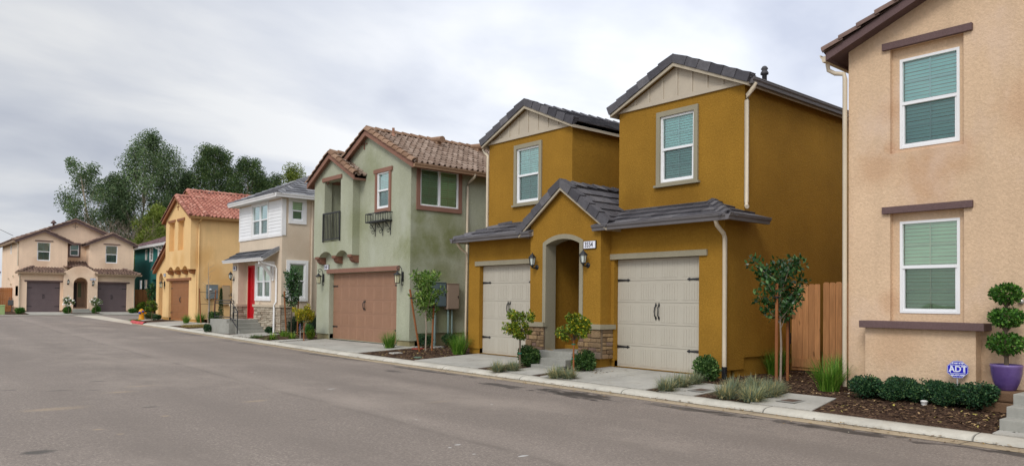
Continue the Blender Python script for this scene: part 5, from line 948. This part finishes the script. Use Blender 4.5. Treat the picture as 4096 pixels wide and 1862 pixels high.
lidbox('rusty meter box lid in paving in front of the ochre garage corner', 11.88, 8.45, .42, .34, 0); lidbox('rusty meter box lid in paving nearest the tan house', 11.85, 6.62, .42, .34, 0)
m = MB(); m.lathe([(.13, 0), (.13, .02), (.1, .03), (0, .03)], (11.95, 18.16, .09), 16); tag(m.build('valve_cover', paint('green_lid', (92, 112, 92), .7)), 'round green valve cover in the mulch by the green house', 'cover')
m = MB(); m.bbox(13.3, 13.62, 20.3, 20.6, .1, .19, .012); tag(m.build('valve_box', paint('red_lid', (150, 62, 48), .7)), 'flat red valve box lid behind the stakes by the green house', 'cover')
for i, (x, y, w) in enumerate(((12.22, 19.81, .34), (14.3, 20.6, .42))): m = MB(); m.bbox(x-w/2, x+w/2, y-.13, y+.13, gz(x, y)-.03, gz(x, y)+.035, .02); tag(m.build('stepping_stone', CONC), ['flat concrete stepping stone near the kerb of the green house bed', 'flat concrete stepping stone by the orange flag'][i], 'stone', 'stepping stones')
P = thing('marker_flag', 'small orange marker flag in the mulch by the green house', 'flag', (14.9, 20.95, .15)); m = MB(); m.tube([(0, 0, 0), (.01, 0, .3)], .004, 4); m.build('wire', BLACK, P); m = MB(); m.ext([(.0, 0, .3), (.09, .02, .24), (.11, .02, .1), (.03, 0, .17)], (0, .003, 0)); m.build('flag', paint('orange_flag', (255, 84, 36), .5, .02), P)
m = MB(); m.lathe([(.045, 0), (.045, .05), (.055, .055), (.055, .075), (.03, .085), (0, .085)], (12.92, 4.92, .14), 14); tag(m.build('sprinkler_cap', paint('white_plastic', (215, 212, 205), .4)), 'small white sprinkler cap in the mulch before the hedge', 'sprinkler')

# ================================================================ planting
def blades(n, h, spread, w, seed, curve=.6, seg=4, lean=.0, base=.05):
    g = np.random.default_rng(seed); V = []; F = []; o = 0
    for i in range(n):
        a = g.uniform(0, 2*math.pi); t = g.random()**.7*spread; L = h*g.uniform(.6, 1.08); d = np.array([math.cos(a), math.sin(a), 0]); sd_ = np.array([-d[1], d[0], 0]); b = d*g.uniform(0, base)+sd_*g.uniform(-base, base); p = b.copy(); el = math.pi/2-t*.55; ww = w*g.uniform(.7, 1.2)
        row = []
        for k in range(seg+1):
            f = k/seg; q = ww*(1-f**1.6)+.0006; row += [p-sd_*q, p+sd_*q]; e_ = el-curve*t*f*1.6; p = p+(d*math.cos(e_)+np.array([0, 0, math.sin(e_)]))*L/seg
        V += row; F += [(o+2*k, o+2*k+1, o+2*k+3, o+2*k+2) for k in range(seg)]; o += 2*seg+2
    return np.array(V), np.array(F)
def one(name, v, f, mat, label, cat, loc, group=None, rz=0, scale=1):
    o = np_mesh(name, v, f, mat); o.location = loc; o.rotation_euler[2] = rz; o.scale = (scale,)*3; return tag(o, label, cat, group)
GRASSG = leafm('grass_tuft_leaf', (56, 98, 24), (112, 156, 50), (156, 178, 84)); FESC = leafm('fescue_blade', (92, 116, 104), (168, 170, 124), (222, 192, 130), .7, .15); BLUEF = FESC
v, f = blades(330, .70, 1.0, .007, 3, .5, 4, base=.13)
T0 = one('grass_tuft', v, f, GRASSG, 'green grass tuft beside the gas riser of the ochre house', 'grass tuft', (15.2, 8.85, .17), 'green grass tufts', 0, .92)
for lb, x, y, s_ in (('large green grass tuft at the corner of the tan house', 13.35, 6.72, .98), ('green grass tuft half hidden behind the one at the tan house corner', 14.6, 7.05, .95), ('green grass tuft at the right corner of the terracotta garage', 13.05, 21.55, .9), ('green grass tuft between the green house and the ochre garage', 13.25, 17.95, 1.02),
    ('green grass tuft left of the bare staked tree by the yellow garage', 14.22, 46.5, .82), ('green grass tuft right of the yellow garage against the wall', 14.95, 46.3, .95)): dup(T0, (x, y, gz(x, y)), rng.uniform(0, 6), lb, s_)
v, f = blades(430, .33, 1.85, .006, 5, .45, 4, base=.09)
F0 = one('fescue_clump', v, f, FESC, 'blue fescue clump nearest the driveway left of the first meter lid', 'fescue', (11.45, 8.92, gz(11.45, 8.92)), 'blue fescue clumps')
for lb, x, y, s_ in (('blue fescue clump in the middle of the row of three by the garage corner', 12.0, 9.02, 1.0), ('blue fescue clump beside the shrub at the ochre garage corner', 12.52, 9.08, .95), ('blue fescue clump at the kerb, front left of the big patch', 11.45, 7.62, 1.08), ('blue fescue clump at the kerb, front right of the big patch', 11.45, 7.12, 1.15), ('blue fescue clump in the second row left of the big patch', 12.1, 7.85, 1.05), ('blue fescue clump at the back of the big patch near the stakes', 12.55, 7.75, 1.0), ('blue fescue clump in the second row right of the big patch', 12.05, 7.15, 1.1), ('blue fescue clump at the back right of the big patch by the paving', 12.5, 7.3, .95),
    ('blue fescue clump before the left rose tree, nearer the driveway', 11.3, 13.75, .95), ('blue fescue clump at the foot of the left rose tree', 11.62, 13.62, .95), ('blue fescue clump left of the right rose tree', 11.4, 11.9, 1.0), ('blue fescue clump right of the right rose tree', 11.48, 11.56, .95)): dup(F0, (x, y, gz(x, y)), rng.uniform(0, 6), lb, s_)
def shrub(name, label, x, y, w, h, mat, seed=1, n=900, leaf=.05, group=None, z=None, cat='shrub', asp=.55, d=None):
    z = gz(x, y) if z is None else z; g = np.random.default_rng(seed); k = 9; C = [(0, 0, h*.5)]; Rr = [(w*.42, (d or w)*.42, h*.5)]
    for i in range(k): a = 2*math.pi*i/k+g.uniform(0, .6); q = g.uniform(.18, .3); k_ = g.uniform(.7, 1.25); C.append((w*q*math.cos(a), (d or w)*q*math.sin(a), h*g.uniform(.32, .76))); Rr.append((w*.24*k_, (d or w)*.24*k_, h*.3*k_))
    v, f = rnd_leaves(C, n//3, np.array(Rr), leaf, asp, .35, 0, .3, seed); return one(name, v, f, mat, label, cat, (x, y, z), group)
SHR = leafm('shrub_leaf', (34, 62, 28), (78, 112, 52), (130, 156, 88)); HEDG = leafm('hedge_leaf', (24, 52, 32), (56, 94, 58), (112, 140, 82)); OLIVE = leafm('olive_leaf', (56, 78, 40), (104, 128, 70), (150, 158, 90)); YELB = leafm('boxwood_leaf', (52, 84, 18), (112, 142, 40), (170, 170, 60)); ROSM = leafm('rosemary_leaf', (32, 52, 38), (66, 88, 62), (104, 116, 84), .7, .15)
gh = 'clipped hedge shrubs along the tan house'
H0 = shrub('hedge_shrub', 'low dark hedge shrub at the left end of the row', 13.0, 5.88, .76, .40, HEDG, 11, 2000, .042, gh, d=.6)
for lb, x, y, s_ in (('low dark hedge shrub second from the left of the row', 13.12, 5.38, 1.0), ('low dark hedge shrub in the middle of the row behind the sprinkler', 13.14, 4.92, .98), ('low dark hedge shrub at the foot of the blue sign', 13.12, 4.56, .92), ('low dark hedge shrub at the right end of the row near the pot', 13.0, 4.16, 1.08), ): dup(H0, (x, y, gz(x, y)), rng.uniform(0, 6), lb, s_)
gs = 'round shrubs beside the ochre steps'
S0 = shrub('round_shrub', 'round green shrub left of the ochre entry steps', 12.55, 14.05, .6, .52, SHR, 21, 1100, .06, gs); dup(S0, (12.65, 12.25, gz(12.65, 12.25)), 2.1, 'round green shrub right of the ochre entry steps', .95); dup(S0, (13.1, 9.2, gz(13.1, 9.2)), 4.0, 'round green shrub at the right corner of the beige garage door', (.9, .9, 1.0))
shrub('round_shrub', 'dark round shrub behind the left stake by the green house', 14.05, 20.95, .52, .42, HEDG, 31, 900, .045); shrub('round_shrub', 'dark round shrub under the taupe cabinet of the green house', 15.1, 21.0, .56, .45, HEDG, 32, 900, .045)
shrub('boxwood_ball', 'yellow green boxwood ball at the corner of the green house', 13.2, 27.75, .36, .4, YELB, 33, 900, .04); shrub('boxwood_ball', 'darker boxwood ball behind the yellow green one', 13.5, 28.5, .4, .55, BOXG, 34, 900, .04)
shrub('rosemary_bush', 'dark feathery rosemary bush under the cream house window', 14.4, 31.75, .8, .8, ROSM, 35, 1500, .09, asp=.16); shrub('rosemary_bush', 'dark feathery rosemary bush near the green house wall', 15.1, 31.0, 1.0, .85, ROSM, 36, 1800, .09, asp=.16)
shrub('round_shrub', 'small dark shrub at the foot of the white downspout', 13.8, 33.2, .46, .3, HEDG, 37, 700, .045)
shrub('round_shrub', 'dark shrub left of the stoop by the red door', 12.3, 37.0, .4, .36, HEDG, 41, 600, .05); shrub('round_shrub', 'leafy shrub at the foot of the right stake by the yellow house', 15.6, 45.9, .7, .7, SHR, 38, 900, .07); shrub('round_shrub', 'dark shrub left of the brown garage of the yellow house', 14.2, 52.4, .55, .42, HEDG, 39, 700, .06); shrub('round_shrub', 'grey green shrub behind the small standard tree', 14.3, 54.6, .7, .5, OLIVE, 40, 700, .07)
LILY = leafm('lily_leaf', (58, 96, 22), (120, 160, 50), (190, 190, 80)); v, f = blades(90, .42, 1.7, .014, 8, .75, 5, base=.1); G0 = one('lily_clump', v, f, LILY, 'strappy green lily clump nearest the kerb at the cream house', 'lily', (12.25, 29.2, .09), 'lily clumps by the cream house')
for lb, x, y, s_ in (('strappy lily clump under the staked tree at the cream house', 13.35, 30.6, 1.0), ('strappy lily clump next to the small blue sign', 13.0, 29.0, 1.0)): dup(G0, (x, y, gz(x, y)), rng.uniform(0, 6), lb, s_)
v, f = blades(420, .2, 1.9, .005, 9, .5, 4, base=.22); one('ground_cover', v, f, OLIVE, 'low mossy green ground cover patch before the stoop walkway', 'ground cover', (12.3, 30.9, .08))
TAWN = leafm('tawny_blade', (150, 140, 84), (190, 166, 108), (206, 186, 130), .8, .1); v, f = blades(700, .3, 1.8, .005, 10, .6, 4, base=.3); A0 = one('ornamental_grass', v, f, TAWN, 'tawny ornamental grass patch before the bare staked tree', 'ornamental grass', (13.5, 41.9, .12), 'tawny grass patches'); dup(A0, (13.1, 42.6, .12), 1, 'lower green tinged grass patch nearer the kerb by the yellow house', .8); dup(A0, (13.8, 41.3, .13), 2, 'tawny ornamental grass patch nearest the stoop', .8)
v, f = blades(300, .16, 1.6, .006, 12, .5, 4, base=.3); one('grass_patch', v, f, GRASSG, 'small green grass patch inside the red kerb', 'grass patch', (12.98, 52.8, .2))
# standard (lollipop) trees
def standard(label, x, y, h, w, mat, seed, stake=True, flowers=None, z=None, droop=.1, group='standard rose trees', n=110, cl=12, leaf=.072, name='rose_tree'):
    z = gz(x, y) if z is None else z; P = thing(name, label, 'small tree', (x, y, z), rng.uniform(0, 6), group); g = np.random.default_rng(seed); m = MB(); hs = h*.56
    m.tube([(0, 0, -.05), (.015, 0, hs*.5), (0, .01, hs), (0, 0, hs+.1)], [.022, .019, .018, .012], 7); C = []; Rr = []
    for i in range(cl+5):
        a = 2*math.pi*i/cl+g.uniform(-.3, .3); q = g.uniform(.08, .50)*w; zz = hs+(h-hs)*g.uniform(-.02, .92)*(1.12-.6*q/w); C.append((q*math.cos(a), q*math.sin(a), zz)); k_ = g.uniform(.6, 1.25); Rr.append((w*.16*k_, w*.16*k_, (h-hs)*.2*k_)); m.tube([(0, 0, hs-.02), (q*.5*math.cos(a), q*.5*math.sin(a), hs+(zz-hs)*.8), C[-1]], [.009, .006, .003], 5)
    m.build('trunk', BARK, P); v, f = rnd_leaves(C, n, np.array(Rr), leaf, .6, 0, droop, .0, seed); np_mesh('crown', v, f, mat, P)
    if stake:
        m = MB(); m.tube([(.05, .0, -.05), (.045, 0, hs+.02)], .02, 8); s_ = m.build('stake', wood('stake_wood', (152, 96, 58)), P)
        for zz in (hs*.45, hs*.9): m = MB(); m.tube([(.02, 0, zz-.015), (.02, 0, zz+.015)], .046, 8); m.build('green_tie', paint('green_tie', (30, 110, 90), .6), s_)
    if flowers:
        v, f = rnd_leaves(C, 5, np.array(Rr)*1.35, .12, 1.0, .3, 0, .7, seed+5); np_mesh('blossom', v, f, paint('white_blossom', (238, 236, 226), .6, .02), P)
    return P
ROSE = leafm('rose_leaf', (58, 86, 20), (128, 148, 40), (214, 186, 44)); ROSY = leafm('rose_leaf_yellow', (92, 110, 24), (180, 168, 40), (232, 190, 50))
standard('small rose tree with a tilted crown left of the ochre entry steps', 12.2, 14.0, 1.40, .80, ROSE, 51, droop=.25); standard('small rose tree with a rounder crown right of the ochre entry steps', 12.25, 12.2, 1.32, .72, ROSE, 52, droop=.2); standard('small rose tree with yellow leaves beside the small blue sign', 12.76, 27.42, 1.5, .76, ROSY, 53)
standard('small standard tree before the arch of the yellow house', 13.54, 51.2, 1.35, .66, YELB, 54, stake=False, group='standard trees', name='standard_tree')
standard('white flowering rose tree left of the peach house porch', 12.45, 71.5, 1.45, .8, OLIVE, 55, False, True, .25); standard('white flowering rose tree right of the peach house porch', 14.45, 71.5, 1.35, .9, OLIVE, 56, False, True, .25)
gb = 'shrubs before the peach house'
for i, (lb, x, y, w_, h_) in enumerate((('square boxwood under the left white rose tree', 12.45, 72.0, .7, .6), ('square boxwood under the right white rose tree', 14.6, 72.0, .7, .6), ('rounded shrub left of the peach left garage', 9.1, 72.0, .75, .5), ('rounded shrub right of the peach right garage', 17.6, 72.6, .7, .5))): shrub('round_shrub', lb, x, y, w_, h_, BOXG, 60+i, 900, .08, gb, .27)
shrub('round_shrub', 'bright green bush before the fence by the teal house', 18.9, 75.2, .9, .95, YELB, 70, 900, .1, z=.35); shrub('round_shrub', 'dark green bush before the fence by the teal house', 19.6, 74.5, 1.1, .75, HEDG, 71, 900, .1, z=.33)
# young staked trees
def sapling(label, x, y, h, w, mat, seed, stakes, zc, leaf=.09, nb=9, n=45, bark=BARK, z=None, asp=.55, up=.3, r=.025, cone=0):
    z = gz(x, y) if z is None else z; P = thing('young_tree', label, 'young tree', (x, y, z)); g = np.random.default_rng(seed); m = MB(); m.tube([(0, 0, -.05), (.02, 0, h*.3), (-.01, .01, h*.55), (.01, 0, h*.9)], [r, r*.85, r*.6, r*.2], 8); C = []; Rr = []
    for i in range(nb):
        a = 2.4*i+g.uniform(-.4, .4); f0 = zc+(.88-zc)*i/nb; q = w*.5*g.uniform(.55, .95)*(1-cone*(f0-zc)/(1-zc)); tip = Vector((q*math.cos(a), q*math.sin(a), h*min(.97, f0+.16+g.uniform(0, .14)))); b = Vector((0, 0, h*f0)); mid = b.lerp(tip, .5)+Vector((0, 0, -.04*h*.3)); m.tube([b, mid, tip], [r*.4, r*.3, r*.12], 5)
        for t_ in (.35, .55, .75, .95): C.append(b.lerp(tip, t_)); Rr.append((w*.11,)*3)
    for t_ in (.6, .75, .9): C.append((0, 0, h*t_)); Rr.append((w*.12, w*.12, w*.14))
    m.build('trunk', bark, P); v, f = rnd_leaves([tuple(c) for c in C], n, np.array(Rr), leaf, asp, up, 0, 0, seed); np_mesh('crown', v, f, mat, P)
    for sx_, sy_, tx_, ty_, hh in stakes:
        m = MB(); m.tube([(sx_, sy_, -.05), (tx_, ty_, hh)], .032, 8); s_ = m.build('stake', wood('stake_wood', (152, 96, 58)), P); k = .86 if hh > 1.5 else .95; m = MB(); c = Vector((sx_+(tx_-sx_)*k, sy_+(ty_-sy_)*k, hh*k)); m.tube([c, (c.x*.1, c.y*.1, c.z-.02)], .009, 5); m.tube([c-Vector((0, 0, .02)), c+Vector((0, 0, .02))], .038, 8); m.build('rubber_tie', BLACK, s_)
    return P
MAGN = leafm('glossy_leaf', (26, 58, 28), (62, 106, 52), (124, 160, 96), .3, .5); PITT = leafm('pittosporum_leaf', (60, 94, 34), (120, 154, 66), (168, 188, 96), .42); PALEB = paint('pale_bark', (168, 152, 134), .9, .15, .1, .004, 40)
sapling('young glossy leaved tree with two stakes before the cedar fence', 14.05, 8.08, 2.5, 1.28, MAGN, 81, [(-.33, -.1, -.36, -.12, 1.97), (.27, .0, .3, .02, 1.95)], .42, .105, 11, 34, PALEB)
sapling('young light green tree with two leaning stakes beside the green house', 13.3, 19.8, 2.5, 1.15, PITT, 82, [(-.28, -.1, -.62, -.02, 1.92), (.16, -.12, .30, .0, 1.6)], .36, .14, 12, 40, PALEB, asp=.3)
sapling('slender dark leaved young tree between stakes at the cream house', 13.95, 31.25, 2.95, .95, MAGN, 83, [(-.25, -.1, -.36, -.05, 1.9), (.34, .1, .36, .1, 1.8)], .34, .1, 12, 34, cone=.5)
sapling('thin young tree behind the small standard tree by the teal house', 19.3, 73.0, 2.7, 1.1, MAGN, 84, [(.1, 0, .25, 0, 1.9)], .3, .16, 8, 25, z=.3)
# bare staked tree
P = thing('bare_tree', 'leafless young tree between two stakes at the yellow house wall', 'young tree', (15.3, 45.95, .24)); m = MB(); m.tube([(0, 0, -.1), (.03, 0, 1.4), (-.02, 0, 2.5), (-.06, 0, 3.6)], [.045, .036, .022, .006], 7); g = random.Random(5)
for i in range(16): z = 1.2+i*.14; a = g.uniform(0, 6.28); L = g.uniform(.3, .75)*(1.15-(z-1.2)/3); m.tube([(0, 0, z), (L*.5*math.cos(a), L*.5*math.sin(a), z+L*.22), (L*math.cos(a), L*math.sin(a), z+L*.6)], [.012, .008, .003], 4)
m.build('trunk', PALEB, P)
for a, b, c in ((-.42, -.55, 2.05), (.3, .42, 2.0)):
    m = MB(); m.tube([(a, 0, -.05), (b, 0, c)], .036, 8); s_ = m.build('stake', wood('stake_wood', (152, 96, 58)), P); m = MB(); m.tube([(b*.97, 0, c*.9), (0, 0, c*.88)], .012, 5); m.tube([(b*.9, 0, c*.55), (0, 0, c*.55)], .012, 5); m.build('rubber_tie', BLACK, s_)
v, f = rnd_leaves([(0, 0, .25+1.7*t_) for t_ in np.linspace(0, 1, 14)], 160, np.array([(.17*(1-.85*t_)+.01, .17*(1-.85*t_)+.01, .14) for t_ in np.linspace(0, 1, 14)]), .07, .3, .9, 0, .2, 90); o = one('cypress', v, f, leafm('cypress_leaf', (22, 50, 26), (50, 88, 42), (84, 120, 60)), 'slim pencil cypress behind the stoop railing', 'cypress', (13.4, 38.4, .16))
# mulch chips lying on the beds
g = np.random.default_rng(77); Q = []
for (xa_, xb_, ya_, yb_, n_) in ((11.45, 13.5, 2.0, 6.0, 3800), (12.7, 16.3, 6.0, 9.1, 3600), (11.6, 13.8, 17.7, 20.9, 2600), (13.6, 15.5, 18, 21.3, 1200), (12.4, 13.1, 11.6, 14.6, 700), (11.9, 14.3, 27.7, 33, 1500), (12.8, 15.2, 40, 44.5, 900)):
    p = np.stack([g.uniform(xa_, xb_, n_), g.uniform(ya_, yb_, n_)], 1); Q.append(p)
Q = np.concatenate(Q); z = np.array([gz(a, b) for a, b in Q])+.008; a = g.uniform(0, 6.28, len(Q)); L = g.uniform(.008, .032, len(Q)); W_ = L*g.uniform(.2, .5, len(Q)); tl = g.uniform(-.35, .35, len(Q)); d = np.stack([np.cos(a)*L, np.sin(a)*L, tl*L], 1); e_ = np.stack([-np.sin(a)*W_, np.cos(a)*W_, g.uniform(-.4, .4, len(Q))*W_], 1); c_ = np.column_stack([Q, z+np.abs(tl)*L]); v = np.stack([c_-d-e_, c_+d-e_, c_+d+e_, c_-d+e_], 1).reshape(-1, 3)
t = MT('mulch_chip'); t.color(t.ramp(t.geo.outputs['Random Per Island'], [(0, s2l((40, 30, 25))), (.5, s2l((80, 60, 48))), (.82, s2l((124, 98, 74))), (.94, s2l((176, 146, 108))), (1, s2l((180, 170, 84)))])); t.rough(.9, .1)
tag(np_mesh('mulch_chips', v, np.arange(len(v)).reshape(-1, 4), t.m), kind='stuff', label='loose brown bark chips and fallen leaves over the planting beds', cat='mulch')

# ================================================================ far trees
EUC = leafm('eucalyptus_leaf', (78, 102, 66), (122, 144, 98), (160, 172, 124), .6, .2, .38, .3); EUC2 = leafm('dark_tree_leaf', (58, 82, 48), (96, 118, 68), (136, 150, 90), .6, .2, .35, .3); YGT = leafm('yellow_green_leaf', (92, 112, 42), (142, 154, 66), (170, 172, 90), .6, .2, .35, .4); GUMB = paint('gum_bark', (178, 162, 142), .85, .2, .1)
def bigtree(label, x, y, h, w, env, mat, seed, nc=80, nl=110, lean=(0, 0), leaf=.34, name='eucalyptus_tree', bark=GUMB, droop=.5, cr=.085, base=.22):
    P = thing(name, label, 'tree', (x, y, 0), 0, 'tall trees behind the houses'); g = np.random.default_rng(seed); m = MB(); tk = lambda f: Vector((lean[0]*f*f*h+.25*math.sin(f*5+seed), lean[1]*f*h+.25*math.cos(f*4+seed), h*f)); ns = 9
    m.tube([tk(i/ns*.93) for i in range(ns+1)], [.42*(1-i/ns*.9)*h/22 for i in range(ns+1)], 8); C = []; Rr = []
    for i in range(nc):
        f = base+(1-base)*(i+g.random())/nc; a = g.uniform(0, 6.28); e_ = float(np.interp(f, [p[0] for p in env], [p[1] for p in env]))*w/2; q = e_*math.sqrt(g.uniform(.12, 1)); c = tk(f)+Vector((q*math.cos(a), q*math.sin(a), 0)); r = h*cr*g.uniform(.5, 1.05)*(.6+.5*e_/(w/2)); C.append(tuple(c)); Rr.append((r*.85, r*.85, r*.9))
        b = tk(max(.12, f-.1-.12*q/(w/2))); m.tube([b, b.lerp(c, .5)+Vector((0, 0, .25)), c], [.09*(1.1-f), .06*(1.1-f), .02], 5, False)
    m.build('trunk', bark, P); v, f = rnd_leaves(C, int(nl*2.0), np.array(Rr)*(1.05, 1.05, 1.15), leaf*.9, .46, 0, droop, 0, seed, .5); np_mesh('crown', v, f, mat, P); return P
bigtree('leaning open crowned eucalyptus at the left end of the tree row', 23.6, 119.1, 20.4, 6.8, [(.25, .35), (.5, .6), (.7, .95), (.85, 1), (.95, .7), (1, .3)], EUC, 101, 52, 130, (-.09, 0), cr=.075, base=.3)
bigtree('bushy eucalyptus between the leaning one and the tallest tree', 26.6, 121.8, 19.2, 6.4, [(.1, .8), (.5, 1), (.8, .9), (1, .35)], EUC, 102, 74, 150, base=.15)
bigtree('tallest eucalyptus rising behind the teal house', 30.6, 120.6, 25.8, 9.2, [(.12, .75), (.4, 1), (.6, .95), (.8, .72), (.93, .55), (1, .25)], EUC, 103, 120, 150, base=.14)
bigtree('thin eucalyptus right beside the tallest one', 34.2, 122.5, 24.4, 5.2, [(.1, .8), (.5, .9), (.8, .8), (.92, .75), (1, .3)], EUC, 104, 75, 110, base=.14)
bigtree('pale green tree left of the red roof ridge', 37.0, 123.2, 21.3, 6.6, [(.1, 1), (.6, 1), (.85, .8), (1, .4)], EUC, 105, 80, 130, base=.3, leaf=.36)
bigtree('broad dark tree above the red roof', 41.2, 122.2, 25.4, 10.2, [(.2, .9), (.6, 1), (.75, .9), (.9, .55), (1, .3)], EUC2, 106, 118, 150, base=.4, cr=.08)
bigtree('round topped dark tree right of the broad one', 45.6, 119.0, 23.4, 8.2, [(.2, .9), (.6, 1), (.85, .85), (1, .35)], EUC2, 107, 98, 150, base=.42)
bigtree('lower tree behind the white house ridge', 50.2, 121.1, 21.8, 6.4, [(.2, .9), (.6, 1), (.85, .9), (1, .4)], EUC2, 108, 70, 120, base=.5)
bigtree('lone light green tree top right of the row above the grey roof', 53.2, 118.8, 23.3, 5.2, [(.2, .9), (.6, 1), (.85, .85), (1, .35)], YGT, 109, 60, 110, base=.55, droop=.1)
bigtree('yellow green bushy tree in front of the tallest eucalyptus', 26.7, 101.8, 13.0, 6.4, [(.05, .9), (.5, 1), (.8, .85), (1, .35)], YGT, 110, 80, 130, base=.1, leaf=.3, name='bushy_tree', droop=.1)
bigtree('dark bush at the far left edge behind the fence', 2.3, 116, 9.2, 5.2, [(.05, .9), (.5, 1), (.8, .8), (1, .3)], EUC2, 111, 45, 110, base=.1, leaf=.3, name='bushy_tree', droop=.1)
for i, (x, y, h, w_) in enumerate(((29.5, 110, 12, 8), (34.5, 110, 13.5, 7))): bigtree(['dark understory tree filling the gap behind the peach house roof', 'dark understory tree behind the teal house roof'][i], x, y, h, w_, [(.0, 1), (.6, 1), (.85, .75), (1, .35)], EUC2, 120+i, 70, 120, base=.1, leaf=.32, name='understory_tree', droop=.1)
# leafless shrub
P = thing('bare_tree', 'bare grey twiggy tree behind the peach house gable', 'tree', (23.4, 104, 0)); g = random.Random(9); m = MB()
def twig(p, d, L, r, k):
    q = p+d*L; m.tube([p, p.lerp(q, .5)+Vector((g.uniform(-.1, .1), g.uniform(-.1, .1), 0))*L*.3, q], [r, r*.8, r*.6], 4, False)
    if k:
        for _ in range(3): twig(q, (d+Vector((g.uniform(-.8, .8), g.uniform(-.8, .8), g.uniform(-.15, .45)))).normalized(), L*g.uniform(.6, .85), r*.6, k-1)
for _ in range(5): twig(Vector((g.uniform(-.5, .5), 0, 0)), Vector((g.uniform(-.45, .55), g.uniform(-.4, .4), 1)).normalized(), 4.2, .1, 4)
m.build('trunk', paint('twig_grey', (140, 124, 110), .9), P)
# overhead service wire
m = MB(); m.tube([(9.3, 78.6, 7.0), (6.2, 76, 8.2), (3.0, 73.5, 10.0), (-6, 66, 15.5)], .018, 5); tag(m.build('service_wire', BLACK), 'thin overhead service wire running from the peach roof to the upper left', 'wire')

# grit and fallen leaves gathered along the gutter and on the paving
g = np.random.default_rng(91); n_ = 1500; yy = g.uniform(2, 34, n_); xx = np.array([xb(y) for y in yy])-g.gamma(1.4, .16, n_); k_ = 260; yy = np.concatenate([yy, g.uniform(2, 30, k_)]); xx = np.concatenate([xx, g.uniform(11.3, 13.6, k_)])
z = np.array([(zr(b)+.014 if a < xb(b)+.02 else gz(a, b)+.022 if a > xb(b)+.3 else zr(b)+.078) for a, b in zip(xx, yy)]); L = g.uniform(.006, .024, len(xx)); a = g.uniform(0, 6.28, len(xx)); W_ = L*g.uniform(.3, .7, len(xx)); tl = g.uniform(-.2, .2, len(xx))
d = np.stack([np.cos(a)*L, np.sin(a)*L, tl*L], 1); e_ = np.stack([-np.sin(a)*W_, np.cos(a)*W_, 0*W_], 1); c_ = np.column_stack([xx, yy, z]); v = np.stack([c_-d-e_, c_+d-e_, c_+d+e_, c_-d+e_], 1).reshape(-1, 3)
t = MT('leaf_litter'); t.color(t.ramp(t.geo.outputs['Random Per Island'], [(0, s2l((70, 54, 40))), (.5, s2l((128, 100, 66))), (.8, s2l((176, 146, 84))), (1, s2l((206, 204, 196)))])); t.rough(.9, .1)
tag(np_mesh('leaf_litter', v, np.arange(len(v)).reshape(-1, 4), t.m), kind='stuff', label='scattered dry leaves and grit along the gutter and on the paving', cat='litter')
